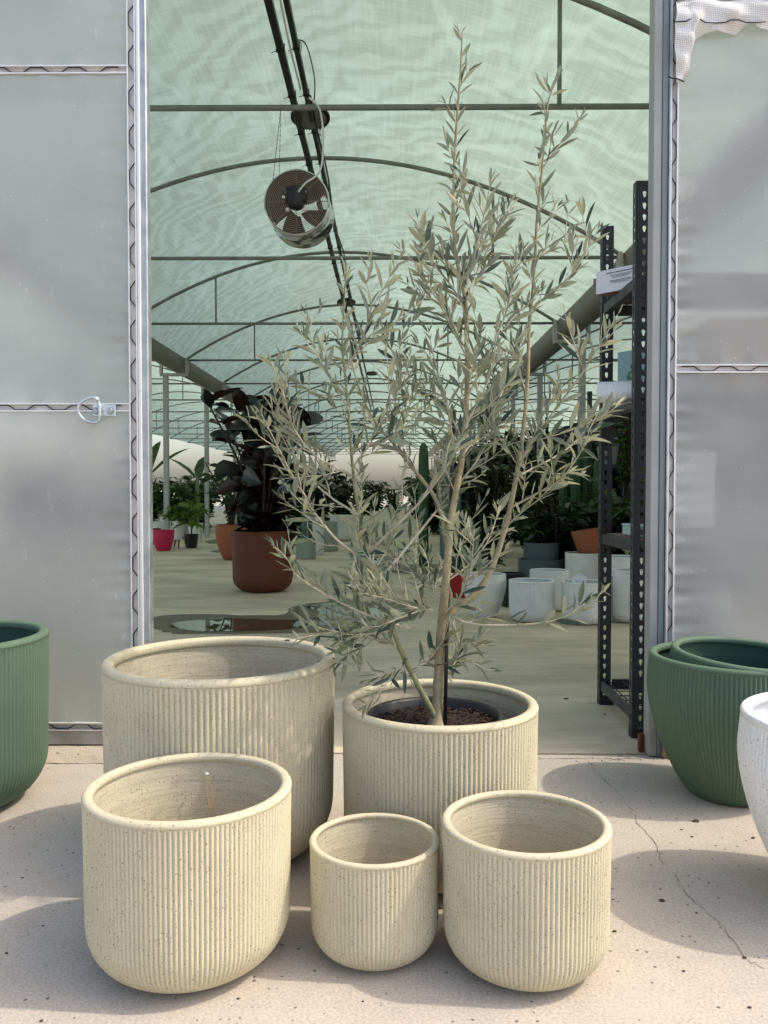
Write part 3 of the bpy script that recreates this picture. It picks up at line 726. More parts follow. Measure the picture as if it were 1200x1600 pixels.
def film(root, x0, x1, z0, z1, y, seed):
    r3 = random.Random(seed); ph = [r3.uniform(0, 6) for _ in range(6)]
    def fn(u, v):
        x = x0 + (x1 - x0) * u; z = z0 + (z1 - z0) * v
        e = min(u * (x1 - x0), (1 - u) * (x1 - x0)); ez = min(v * (z1 - z0), (1 - v) * (z1 - z0))
        puck = 0.0036 * math.exp(-e / 0.035) * (math.sin(z * 61 + ph[0]) + 0.7 * math.sin(z * 137 + ph[1])) + 0.0032 * math.exp(-ez / 0.03) * (math.sin(x * 55 + ph[2]) + 0.6 * math.sin(x * 128 + ph[3]))
        edge = min(1.0, e / 0.004, ez / 0.004) if 0 else 1
        belly = -0.006 * math.sin(math.pi * u) * math.sin(math.pi * v) + 0.0015 * math.sin(x * 9 + z * 4 + ph[4])
        return (x, y - 0.004 + (puck + belly) * edge, z)
    mbf = MB(); mbf.grid(fn, 90, 110); mbf.build('film_panel', 'film', root)
Y0 = WALL
dl = empty('film_door', (0, 0, 0), (0, 0, 0), 'cloudy plastic film door panel with a zinc pull ring', 'door')
XL = -3.02
mb = MB(); mb.box(-0.784, -0.756, Y0 - 0.004, Y0 + 0.036, 0.034, 2.92, bev=0.003); mb.build('door_post', 'galvanised', dl, False)
mb = MB(); mb.box(-0.786, -0.7755, Y0 - 0.012, Y0 - 0.0045, 0.034, 2.92, bev=0.0015); mb.build('trim_strip', 'white_aluminium', dl, False)
channel_v(dl, -0.814, -0.787, 0.036, 2.92, Y0); wiggle(dl, 0.05, 2.90, 'z', (-0.8005, Y0 - 0.007, 0))
HZ = (0.094, 1.096, 2.134)
for zc in HZ: channel_h(dl, XL, -0.8145, zc - 0.013, zc + 0.013, Y0); wiggle(dl, XL + 0.02, -0.82, 'x', (0, Y0 - 0.007, zc), 0.118, 0.0075)
for a, b, sd_ in ((0.1075, 1.0825, 1), (1.1095, 2.1205, 2), (2.1475, 2.92, 3)): film(dl, XL, -0.8145, a, b, Y0, sd_)
mb = MB(); mb.box(XL, -0.7865, Y0 - 0.006, Y0 + 0.036, 0.0345, 0.080, bev=0.004); mb.build('bottom_rail', 'galvanised', dl, False)
# D ring on its bolted bracket
zc = 1.096
rc = at(150, 641, Y0 - 0.02)
ring = empty('pull_ring', (0, 0, 0)); ring.parent = dl
mb = MB(); pts = []
cx, cz = rc.x, rc.z
for i in range(17):
    a = math.pi / 2 + math.pi * i / 16; pts.append((cx - 0.004 + 0.052 * math.cos(a) * 0.92, Y0 - 0.028 - 0.004 * math.sin(a), cz + 0.038 * math.sin(a)))
pts = [(cx + 0.012, Y0 - 0.030, cz + 0.026), (cx + 0.006, Y0 - 0.030, cz + 0.036)] + pts + [(cx + 0.008, Y0 - 0.026, cz - 0.036), (cx + 0.014, Y0 - 0.026, cz - 0.026), (cx + 0.014, Y0 - 0.028, cz + 0.0), (cx + 0.012, Y0 - 0.030, cz + 0.026)]
mb.tube(pts, 0.0050, 10); mb.build('ring', 'zinc', ring)
mb = MB(); M = Matrix.Translation((cx + 0.022, Y0 - 0.0135, cz))
mb.box(-0.034, -0.012, -0.003, 0.0, -0.018, 0.018, mat=M, bev=0.001); mb.box(0.0, 0.037, -0.003, 0.0, -0.018, 0.018, mat=M, bev=0.001)
mb.grid(lambda u, v: M @ Vector((-0.013 + 0.014 * u, -0.003 - 0.017 * math.sin(math.pi * u) ** 0.6, -0.0175 + 0.035 * v)), 10, 2); mb.build('bracket', 'zinc', ring, False)
for bx in (-0.022, 0.022):
    mb = MB(); mb.lathe([(0.0001, 0.010), (0.0085, 0.010), (0.0098, 0.008), (0.0098, 0.0), (0.013, 0.0), (0.013, -0.002)], 6); mb.build('bolt', 'galvanised', ring, False, loc=(cx + 0.022 + bx, Y0 - 0.0175, cz - 0.002), rot=(R_(90), 0, 0))
# concrete sill under the left door
mb = MB(); rs = random.Random(6)
mb.grid(lambda u, v: (-3.0 + 2.23 * u, WALL + 0.05 - 0.13 * v + (rs.uniform(-0.006, 0.006) if v == 1 else 0), (0.032 if v < 0.7 else 0.032 - (v - 0.7) / 0.3 * 0.030) + rs.uniform(-0.0015, 0.0015)), 60, 6)
tag(mb.build('concrete_sill', 'concrete_sill', smooth=False), kind='structure')

wr = empty('film_wall', (0, 0, 0), (0, 0, 0), 'cloudy plastic film wall panel beside the metal rack, white net along its top', 'wall')
XR = 7.15
mb = MB(); mb.box(0.808, 0.834, Y0 - 0.002, Y0 + 0.05, 0.003, 2.92, bev=0.002); mb.build('door_jamb', 'grey_paint', wr, False)
mb = MB(); mb.box(0.8345, 0.852, Y0 - 0.006, Y0 + 0.05, 0.003, 2.92, bev=0.002); mb.build('wall_post', 'grey_paint_blue', wr, False)
mb = MB(); mb.box(0.8525, 0.857, Y0 - 0.014, Y0 + 0.01, 0.003, 2.92, bev=0.001); mb.build('trim_strip', 'galvanised', wr, False)
channel_v(wr, 0.8575, 0.8815, 0.004, 2.92, Y0); wiggle(wr, 0.03, 2.90, 'z', (0.8695, Y0 - 0.007, 0), ph=0.03, amp=0.007)
for zc in (1.214, 2.318): channel_h(wr, 0.882, XR, zc - 0.013, zc + 0.013, Y0); wiggle(wr, 0.90, XR - 0.02, 'x', (0, Y0 - 0.007, zc), 0.118, 0.0075)
for a, b, sd_ in ((0.10, 1.2005, 4), (1.2275, 2.3045, 5), (2.3315, 2.92, 6)):
    film(wr, 0.882, 2.35, a, b, Y0, sd_); film(wr, 2.352, XR, a, b, Y0, sd_ + 7)  # second panel continues out of view, added to keep sun off the inside floor
mb = MB(); mb.grid(lambda u, v: (0.846 + 1.5 * u, Y0 - 0.012 - 0.012 * math.sin(v * 3.1) + rs.uniform(-0.004, 0.004), 0.10 * v + (rs.uniform(-0.012, 0.01) if v == 1 else 0)), 120, 8)
tm = mb.build('base_timber', 'rotten_timber', wr, False)
mb = MB(); mb.box(0.790, 0.8075, Y0 + 0.035, Y0 + 0.055, 0.003, 0.062, bev=0.003); mb.build('rusty_bracket', 'rust', wr, False)
# header and gable above the opening, out of the frame
hd = empty('gable_wall', (0, 0, 0), (0, 0, 0), 'film gable above the doorway between the two film panels', 'wall')
GX0, GX1, GC, GZ, AZ_ = -2.94, 1.84, -0.55, 2.69, 3.47
def roofz(x, c=GC, half=2.39, base=GZ, apex=AZ_): return apex - (apex - base) * ((x - c) / half) ** 2
mb = MB(); mb.box(XL, XR, Y0 + 0.0, Y0 + 0.05, 2.9205, 2.97); mb.build('header_beam', 'galvanised', hd, False)
mb = MB(); mb.grid(lambda u, v: (-2.2 + 3.3 * u, Y0 + 0.01, 2.9705 + max(0.002, (roofz(-2.2 + 3.3 * u) - 2.99)) * v), 24, 4); mb.build('film_panel', 'film', hd)

# white net folded over the top of the right wall
net = empty('insect_net', (0, 0, 0), (0, 0, 0), 'white mesh net draped over the upper edge of the film wall', 'net')
rs = random.Random(9)
def netup(u, v):
    x = 0.864 + 1.48 * u; z = 2.326 + 0.55 * v
    return (x, Y0 - 0.026 - 0.006 * math.sin(x * 31 + z * 6) * math.exp(-v * 2) - 0.008 * math.sin(x * 11 + 2 * z + 1) - 0.02 * math.exp(-((x - 1.16 - 0.25 * (z - 2.33)) / 0.02) ** 2) * math.exp(-v * 1.2), z)
mb = MB(); mb.grid(netup, 150, 30); o = mb.build('upper_sheet', 'white_net', net); o.modifiers.new('s', 'SOLIDIFY').thickness = 0.003
low = [(1043, 110), (1050, 134), (1062, 130), (1070, 118), (1077, 113), (1075, 98), (1080, 78), (1088, 60), (1098, 54), (1118, 52), (1136, 54), (1148, 55), (1156, 46), (1166, 40), (1176, 42), (1186, 48), (1200, 48), (1240, 45), (1300, 50), (1500, 48), (1900, 50)]
LOWW = [at(a, b, Y0 - 0.02) for a, b in low]
def lowz(x):
    for a, b in zip(LOWW, LOWW[1:]):
        if a.x <= x <= b.x: return a.z + (b.z - a.z) * (x - a.x) / max(1e-6, b.x - a.x)
    return LOWW[0].z if x < LOWW[0].x else LOWW[-1].z
def netlo(u, v):
    x = 0.862 + 1.48 * (u ** 1.8); zt = 2.322; zb = lowz(max(x, LOWW[0].x + 0.001)) ; z = zt + (zb - zt) * v
    return (x + 0.004 * math.sin(v * 7 + x * 60), Y0 - 0.024 - 0.016 * math.sin(math.pi * min(1, v * 1.1)) - 0.007 * math.sin(x * 55 + v * 4) * v - 0.004 * math.sin(z * 90 + x * 40), z)
mb = MB(); mb.grid(netlo, 170, 18); o = mb.build('hem_flap', 'white_net', net); o.modifiers.new('s', 'SOLIDIFY').thickness = 0.003
mb = MB(); mb.tube([at(a, b, Y0 - 0.045) for a, b in ((1044, 119), (1050, 122), (1058, 123), (1066, 126), (1069, 128))], 0.0022, 6); mb.build('wiggle_wire', 'dark_wire', net)
pts = [at(a, b, Y0 - 0.043) for a, b in ((1056, 34), (1072, 33), (1078, 30), (1094, 30), (1102, 35), (1118, 36), (1134, 35), (1142, 31), (1154, 31), (1166, 35), (1182, 35), (1196, 34))]
mb = MB(); mb.tube(pts, 0.0018, 6); mb.build('wiggle_wire', 'dark_wire', net)

# ------------------------------------------------------------------ greenhouse frame and roof
gh = empty('greenhouse', (GC, 4.05, 0), (0, 0, 0), 'long tunnel greenhouse with steel hoops under pale green shade cloth', 'greenhouse')
gh.location = (0, 0, 0)
FR = [4.05 + 2.62 * i for i in range(16)]
YE = FR[-1] + 0.5
def bay(c, half, base, apex, y0, y1, mainbay):
    nu, nv = 40, 120
    def fn(u, v):
        x = c - half + 2 * half * u; y = y0 + (y1 - y0) * v
        sag = 0.02 * abs(math.sin(math.pi * (y - FR[0]) / 2.62)) * math.sin(math.pi * u)
        return (x, y, roofz(x, c, half, base, apex) + 0.02 - sag)
    mbr = MB(); mbr.grid(fn, nu, nv); mbr.build('roof_cloth', 'roof_cloth', gh)
    for y in ([WALL + 0.05] if mainbay else []) + FR:
        mba = MB(); mba.tube([(c - half + 2 * half * i / 28, y, roofz(c - half + 2 * half * i / 28, c, half, base, apex)) for i in range(29)], 0.017 if mainbay else 0.014, 8)
        hoop = mba.build('hoop', 'frame_pipe', gh)
        if y < 3: continue
        mba = MB(); mba.tube([(c - half, y + 0.03, base), (c + half, y + 0.03, base)], 0.015, 8); mba.build('tie_pipe', 'frame_pipe', hoop)
        for sx in (-1.40, 1.36):
            xx = c + sx * half / 2.39
            mba = MB(); mba.tube([(xx, y + 0.015, base), (xx, y + 0.015, roofz(xx, c, half, base, apex))], 0.011, 6); mba.build('strut', 'frame_pipe', hoop)
bay(GC, 2.39, GZ, AZ_, WALL + 0.03, YE, True)
bay(GC - 5.10, 2.39, GZ, AZ_, WALL + 0.03, YE, False)
bay(GC + 5.10, 2.39, GZ, AZ_, WALL + 0.03, YE, False)
for xg, sg in ((-3.10, -1), (2.00, 1)):
    mb = MB(); prof = [(-0.16, 0.02), (-0.15, 0.0), (-0.14, -0.05), (-0.09, -0.12), (0.0, -0.15), (0.09, -0.12), (0.14, -0.05), (0.15, 0.0), (0.16, 0.02), (0.13, 0.015), (0.0, -0.12), (-0.13, 0.015)]
    ys = [WALL + 0.06 + (YE - WALL - 0.06) * i / 24 for i in range(25)]; k = len(prof)
    vs = [(xg + a, y, GZ + b) for y in ys for a, b in prof]
    mb.add(vs, [(i * k + j, i * k + (j + 1) % k, (i + 1) * k + (j + 1) % k, (i + 1) * k + j) for i in range(24) for j in range(k)] + [tuple(range(k)), tuple(range(24 * k, 25 * k))])
    g_ = mb.build('gutter', 'gutter_paint', gh)
    for i, y in enumerate(FR):
        if y < 6: continue
        xp = xg + sg * 0.12
        mb = MB(); mb.box(xp - 0.035, xp + 0.035, y - 0.035, y + 0.035, 0.0, GZ - 0.235, bev=0.004)
        post = mb.build('post', 'post_paint', gh, False)
        mb = MB(); mb.box(xg - 0.20, xg + 0.20, y - 0.03, y + 0.03, GZ - 0.23, GZ - 0.19); mb.box(xg - 0.205, xg - 0.165, y - 0.03, y + 0.03, GZ - 0.188, GZ + 0.03); mb.box(xg + 0.165, xg + 0.205, y - 0.03, y + 0.03, GZ - 0.188, GZ + 0.03)
        mb.build('bracket', 'post_paint', post, False)
# black service bars below the ridge
for xb, zb, wdt in ((-0.625, 3.33, 0.021), (-0.535, 3.34, 0.016)):
    mb = MB(); mb.box(xb - wdt, xb + wdt, WALL + 0.08, 26, zb - 0.018, zb + 0.018, bev=0.004); sb_ = mb.build('service_bar', 'black_steel', gh, False)
    for y in [4.2 + 0.55 * i for i in range(16)]:
        mb = MB(); mb.box(xb - wdt - 0.004, xb + wdt + 0.004, y, y + 0.012, zb - 0.022, zb + 0.022); mb.tube([(xb - wdt, y, zb - 0.02), (xb - wdt - 0.03, y, zb - 0.03)], 0.002, 4); mb.build('clip', 'black_steel', sb_, False)
cb = [(-0.56, 3.0 + i * 0.2, 3.30 + 0.012 * math.sin(i * 1.3)) for i in range(12)]
mb = MB(); mb.tube(cb, 0.006, 6); mb.build('conduit', 'white_cable', gh)
mb = MB(); mb.tube([(-0.50 + 0.01 * math.sin(i), 5.2 + i * 0.5, 3.27 - 0.04 * math.sin(i * 1.6)) for i in range(20)], 0.008, 6); mb.build('cable', 'black_steel', gh)
# end wall of the far bays: dark shade curtain along the outer right side
mb = MB(); mb.grid(lambda u, v: (4.75 + 0.06 * math.sin(u * 160), 5.6 + 26 * u, 0.004 + 2.55 * v), 220, 3)
o = tag(mb.build('shade_curtain', 'black_shade'), 'black shade curtain hanging along the far side of the plant racks', 'curtain'); o.modifiers.new('s', 'SOLIDIFY').thickness = 0.01

# round pendant lamps
for i, (px, py, Y, d) in enumerate(((485, 184, 5.66, 0.126), (541, 473, 11.3, 0.126), (581, 584, 18.2, 0.126))):
    p = at(px, py, Y)
    lab = ('round black pendant lamp above the drum fan', 'round black pendant lamp further down the ridge behind the fan', 'farthest round black pendant lamp under the ridge')[i]
    lp = empty('pendant_lamp', p, (R_(-11), 0, 0), lab, 'lamp')
    mb = MB(); mb.lathe([(0.001, 0.030), (0.03, 0.030), (0.045, 0.026), (d * 0.75, 0.02), (d, 0.012), (d, -0.004), (d * 0.86, -0.008)], 40); mb.build('housing', 'black_steel', lp)
    for k in range(40):
        a = 2 * math.pi * k / 40
        if i == 0:
            mb = MB(); mb.box(d - 0.006, d + 0.006, -0.0028, 0.0028, -0.008, 0.014, mat=Matrix.Rotation(a, 4, 'Z')); mb.build('fin', 'black_steel', lp, False)
    mb = MB(); mb.lathe([(d * 0.86, -0.008), (d * 0.82, -0.011), (0.001, -0.012)], 40); mb.build('lens', 'lamp_lens', lp)
    zr = 3.33 - p.z
    mb = MB(); mb.tube(catmull([Vector((0.03, -0.1, 0.0)), Vector((0.06, -0.35, 0.02)), Vector((0.045, -0.7, -0.02)), Vector((0.0, -0.8, -0.06))], 5), 0.004, 6); mb.build('cord', 'black_steel', lp)
    if i == 0:
        mb = MB(); mb.lathe([(0.001, -0.03), (0.02, -0.025), (0.026, 0.0), (0.02, 0.03), (0.001, 0.035)], 12); mb.build('hook_socket', 'white_cable', lp, loc=(0.0, -0.75, -0.07))

# drum fan hung on chains from the first tie pipe
fp = at(463.5, 316, 4.02); RF = 0.152
fan = empty('drum_fan', fp, (0, 0, R_(-2)), 'grey drum circulation fan with wire guard hung on chains', 'fan')
mb = MB(); mb.lathe([(RF, 0.0), (RF + 0.006, 0.002), (RF + 0.007, 0.012), (RF + 0.001, 0.016), (RF + 0.001, 0.205), (RF + 0.006, 0.21), (RF + 0.006, 0.22), (RF - 0.002, 0.22)], 56); 
mb.lathe([(RF - 0.002, 0.22), (RF - 0.003, 0.004), (RF, 0.0)], 56, 1); mb.build('drum', ['polished_steel', 'brown_housing'], fan, rot=(R_(-90), 0, 0))
mb = MB()
for k in range(13):
    r = 0.047 + (RF - 0.049) * k / 12
    mb.tube([(r * math.cos(a), -0.004 - 0.012 * (1 - k / 12), r * math.sin(a)) for a in [2 * math.pi * i / 40 for i in range(41)]], 0.0019, 4, cap=False)
for k in range(8):
    a = math.pi / 4 * k + (0.0 if k % 2 else 0.0)
    mb.tube([(0.04 * math.cos(a), -0.017, 0.04 * math.sin(a)), (RF * math.cos(a), -0.005, RF * math.sin(a))], 0.0018, 4)
mb.build('guard', 'guard_steel', fan)
mb = MB(); mb.box(-0.037, 0.037, -0.052, 0.02, -0.037, 0.037, bev=0.014, mat=Matrix.Rotation(R_(8), 4, 'Y')); mb.lathe([(0.055, 0.0), (0.055, 0.06)], 24); mb.build('motor', 'black_plastic', fan)
for sx in (-1, 1):
    for sz in (-1, 1):
        mb = MB(); mb.lathe([(0.0001, 0.006), (0.008, 0.006), (0.010, 0.0), (0.010, -0.01)], 12); mb.build('bolt', 'white_cable', fan, loc=(sx * 0.041, -0.022, sz * 0.041), rot=(R_(90), 0, 0))
for k in range(5):
    mb = MB(); a0_ = 2 * math.pi * k / 5 + 0.55
    def bl(u, v, a0_=a0_):
        r = 0.04 + (RF - 0.052) * v; a = a0_ + (u - 0.5) * (1.05 - 0.2 * v) + 0.25 * v
        return (r * math.cos(a), 0.07 + (u - 0.5) * 0.05, r * math.sin(a))
    mb.grid(bl, 6, 6); o = mb.build('blade', 'fan_blade', fan); o.modifiers.new('s', 'SOLIDIFY').thickness = 0.002
tz = GZ - fp.z
for sx in (-1, 1):
    for yy in (0.02, 0.19):
        mb = MB(); top = Vector((-0.085 if sx < 0 else 0.10, 0.06, tz)); bot = Vector((sx * 0.118, yy, 0.105)); n = 34
        for i in range(n):
            p = bot.lerp(top, i / n); q = bot.lerp(top, (i + 0.8) / n)
            mb.tube([p, q], 0.0022 if i % 2 else 0.0012, 4)
        mb.build('chain', 'dark_wire', fan)
mb = MB(); mb.tube(catmull([Vector((0.015, -0.05, 0.03)), Vector((0.05, -0.055, 0.07)), Vector((0.115, -0.02, 0.14)), Vector((0.125, 0.03, 0.3)), Vector((0.11, 0.02, tz - 0.03)), Vector((0.06, 0.0, tz + 0.02))], 5), 0.0045, 6); mb.build('power_cord', 'white_cable', fan)

# ------------------------------------------------------------------ slotted steel rack beside the doorway
RX0, RX1, RY0, RY1 = 0.812, 1.72, 2.79, 3.26
rack = empty('steel_rack', (RX0, RY0, 0), (0, 0, 0), 'dark slotted steel shelving rack inside the doorway', 'rack')
def slotted(width, z0, z1, pitch=0.038):
    """flat strip in the xz plane with a keyhole punched in every pitch"""
    mbk = MB(); nz = int((z1 - z0) / pitch); n = 16; cx = width * 0.52
    out_ = []
    for i in range(n):
        a = 2 * math.pi * i / n; dx, dz = math.cos(a), math.sin(a); s = 1 / max(abs(dx), abs(dz)); out_.append((dx * s, dz * s))
    hole = []
    for i in range(n):
        a = 2 * math.pi * i / n
        if a < math.pi + 0.3 and not (math.pi + 0.3 > a > math.pi - 0.01 and False) and (a <= math.pi + 0.01): hole.append((0.0062 * math.cos(a), 0.005 + 0.0062 * math.sin(a)))
        else:
            s = (a - math.pi) / math.pi; hole.append((0.0034 * math.cos(a), -0.006 + 0.0036 * math.sin(a)) if 0.12 < s < 0.88 else (0.0052 * math.cos(a), 0.001))
    for k in range(nz):
        zc_ = z0 + (k + 0.5) * pitch; hz = pitch / 2
        vs = [((width / 2 + o_[0] * width / 2), 0, zc_ + o_[1] * hz) for o_ in out_] + [(cx + h_[0], 0, zc_ + h_[1]) for h_ in hole]
        mbk.add(vs, [(i, (i + 1) % n, n + (i + 1) % n, n + i) for i in range(n)])
    if z0 + nz * pitch < z1: mbk.add([(0, 0, z0 + nz * pitch), (width, 0, z0 + nz * pitch), (width, 0, z1), (0, 0, z1)], [(0, 1, 2, 3)])
    return mbk
face = slotted(0.052, 0.0, 1.85).mesh('upright_face', 'rack_paint', False); flange = slotted(0.034, 0.0, 1.85).mesh('upright_flange', 'rack_paint', False)
rp = Vector((RX0, RY0, 0))
for ix, x in enumerate((RX0, RX1)):
    for iy, y in enumerate((RY0, RY1)):
        up = empty('upright', Vector((x, y, 0.012)) - rp); up.parent = rack
        sx = 1 if ix == 0 else -1; sy = 1 if iy == 0 else -1
        o = link('face', face, up); o.scale = (sx, 1, 1); s_ = o.modifiers.new('s', 'SOLIDIFY'); s_.thickness = 0.0018; s_.offset = 1 if sy * sx > 0 else -1
        o = link('flange', flange, up, loc=(0, 0, 0)); o.rotation_euler = (0, 0, R_(90) * sy); o.scale = (1, 1, 1); s_ = o.modifiers.new('s', 'SOLIDIFY'); s_.thickness = 0.0018; s_.offset = 0
        mb = MB(); mb.box(min(0, sx * 0.054) - 0.002, max(0, sx * 0.054) + 0.002, min(0, sy * 0.036) - 0.003, max(0, sy * 0.036) + 0.003, -0.012, 0.022, bev=0.003); mb.build('foot', 'black_plastic', up, False)
SHZ = (0.10, 0.672, 1.155, 1.555)
for k, z in enumerate(SHZ):
    sh = empty('shelf', Vector((RX0, RY0, z)) - rp); sh.parent = rack
    W, D = RX1 - RX0, RY1 - RY0
    for x in (0.003, W - 0.017):
        mb = MB(); mb.box(x, x + 0.014, 0.036, D - 0.036, -0.042, -0.004, bev=0.002); mb.box(x + 0.0145, x + 0.026, 0.036, D - 0.036, -0.042, -0.018); mb.build('end_beam', 'rack_paint', sh, False)
    for y in (0.003, D - 0.019):
        mb = MB(); mb.box(0.054, W - 0.054, y, y + 0.016, -0.042, -0.002, bev=0.002); mb.build('long_beam', 'rack_paint', sh, False)
    if k in (0, 3):
        mb = MB(); 
        for i in range(15): mb.tube([(0.03 + (W - 0.06) * i / 14, 0.01, -0.008), (0.03 + (W - 0.06) * i / 14, D - 0.01, -0.008)], 0.0024, 4)
        for j in range(7): mb.tube([(0.02, 0.03 + (D - 0.06) * j / 6, -0.012), (W - 0.02, 0.03 + (D - 0.06) * j / 6, -0.012)], 0.0024, 4)
        mb.build('wire_deck', 'black_steel', sh, False)
    if k in (1, 2):
        mb = MB(); mb.box(0.028, W - 0.02, 0.022, D - 0.022, -0.016, -0.001); mb.build('deck_board', 'brown_card' if k == 1 else 'rack_paint', sh, False)
    if k == 3:
        mb = MB(); mb.box(0.03, W - 0.03, 0.03, D - 0.03, -0.004, 0.004); mb.build('deck_board', 'brown_card', sh, False)
# goods on the rack
A, B = Vector((0.757, 3.10)), Vector((0.875, 2.985)); dv = (B - A); ang = math.atan2(dv.y, dv.x); LNC = dv.length
card = empty('sign_card', (A.x, A.y, 1.5605), (0, 0, ang), 'white printed card standing on the top shelf of the rack', 'sign')
mb = MB(); mb.box(0, LNC + 0.02, 0, 0.003, 0, 0.082); mb.build('board', 'white_card', card, False)
mb = MB(); mb.box(0.01, LNC, 0.0035, 0.05, 0.0, 0.004); mb.box(-0.014, 0.002, 0.004, 0.012, 0.036, 0.060, mat=None); mb.build('backing', 'brown_card', card, False)
rt_ = random.Random(15)
for z, x0, x1, h in ((0.066, 0.040, 0.150, 0.0040), (0.057, 0.058, 0.140, 0.0022), (0.0525, 0.062, 0.136, 0.0022), (0.048, 0.070, 0.128, 0.0022), (0.038, 0.056, 0.138, 0.0022), (0.0335, 0.058, 0.140, 0.0022), (0.029, 0.068, 0.128, 0.0022)):
    mb = MB(); x = x0
    while x < x1:
        w_ = rt_.uniform(0.003, 0.009) * (1.5 if h > 0.003 else 1); xx = x
        while xx < x + w_: mb.box(xx, xx + 0.0011, -0.0009, -0.0004, z, z + h * rt_.uniform(0.7, 1.2)); mb.box(xx, xx + 0.0018, -0.0009, -0.0004, z + h * rt_.uniform(0, .7), z + h * 0.8); xx += 0.0021
        x += w_ + 0.0022
    mb.build('print_line', 'ink', card, False)
A, B = Vector((0.862, 3.19)), Vector((0.962, 3.03)); dv = (B - A); ang = math.atan2(dv.y, dv.x); LNB = dv.length
bxo = empty('printed_box', (A.x, A.y, 1.1565), (0, 0, ang), 'pale blue cardboard box printed with a green leaf wreath on the rack', 'box')
mb = MB(); mb.box(0, LNB, 0, 0.10, 0, 0.205, bev=0.0015); mb.build('carton', 'blue_card', bxo, False)
rt_ = random.Random(2); wc = (0.112, 0.088)
for k in range(26):
    a = R_(20 + 320 * k / 25 + 70); rr = 0.058 + rt_.uniform(-0.006, 0.010); c = Vector((wc[0] + rr * math.cos(a) * 0.95, -0.0012, wc[1] + rr * math.sin(a)))
    d = Vector((-math.sin(a) + rt_.uniform(-.8, .8), 0, math.cos(a) + rt_.uniform(-.8, .8))).normalized(); 
    if rt_.random() < 0.5: d = Vector((math.cos(a), 0, math.sin(a) + 0.3)).normalized()
    vs, fs = leaf_geo(c - d * 0.012, d, Vector((0, -1, 0)), rt_.uniform(0.022, 0.036), rt_.uniform(0.010, 0.016), 0, 0)
    mb = MB(); mb.add(vs, fs); mb.build('printed_leaf', rt_.choice(['print_green', 'print_dark', 'print_lime', 'print_green']), bxo, False)
def text(body, size, mat, parent, loc, rot):
    cu = bpy.data.curves.new('lettering', 'FONT'); cu.body = body; cu.size = size; cu.extrude = 0.0003; cu.align_x = 'CENTER'
    ot = bpy.data.objects.new('tmp', cu); COL.objects.link(ot); dg = bpy.context.evaluated_depsgraph_get()
    me = bpy.data.meshes.new_from_object(ot.evaluated_get(dg)); bpy.data.objects.remove(ot); me.materials.clear(); me.materials.append(MATS[mat])
    return link('lettering', me, parent, loc, rot)
text('DAN', 0.026, 'ink', bxo, (0.100, -0.0016, 0.085), (R_(90), R_(90), 0))
roll = empty('bubble_wrap_roll', (0.752, 3.06, 1.1945), (0, R_(90), R_(-14)), 'white roll of bubble wrap lying across the rack shelf', 'roll')
mb = MB(); mb.lathe([(0.016, 0.004), (0.030, 0.0), (0.037, 0.003), (0.0385, 0.012), (0.0385, 0.10), (0.0392, 0.11), (0.0385, 0.20), (0.039, 0.42), (0.037, 0.43), (0.016, 0.43)], 32); mb.build('wrap', 'bubble_wrap', roll)
mb = MB(); mb.lathe([(0.016, 0.0), (0.018, 0.002), (0.018, 0.42)], 20); mb.build('core', 'tan_card', roll)
def carton(name, x0, x1, y0, y1, z0, z1, mat, label, lid=True):
    r_ = empty(name, ((x0 + x1) / 2, (y0 + y1) / 2, z0), (0, 0, 0), label, 'box'); a, b, h = (x1 - x0) / 2, (y1 - y0) / 2, z1 - z0
    mb = MB(); mb.box(-a, a, -b, b, 0, h * 0.8, bev=0.003); mb.build('carton', mat, r_, False)
    mb = MB(); mb.box(-a - 0.003, a + 0.003, -b - 0.003, b + 0.003, h * 0.8 + 0.0005, h, bev=0.003); mb.build('lid', mat, r_, False)
carton('gift_box', 0.86, 1.02, 2.93, 3.10, 0.6735, 0.715, 'mint_card', 'flat mint green box on the middle shelf of the rack')
carton('storage_box', 0.895, 1.085, 2.68, 2.785, 0.7135 + 0.0, 0.965, 'bubble_wrap', 'white box seen blurred through the film wall')
bpy.data.objects['storage_box'].location.y = 2.875; bpy.data.objects['storage_box'].location.z = 0.7155
carton('storage_box', 1.08, 1.36, 2.86, 3.16, 1.1565, 1.42, 'tan_card', 'tan cardboard box seen blurred through the film wall')
carton('storage_box', 1.15, 1.50, 2.86, 3.16, 0.6735, 0.80, 'grey_paint_blue', 'low grey box behind the film wall on the rack')

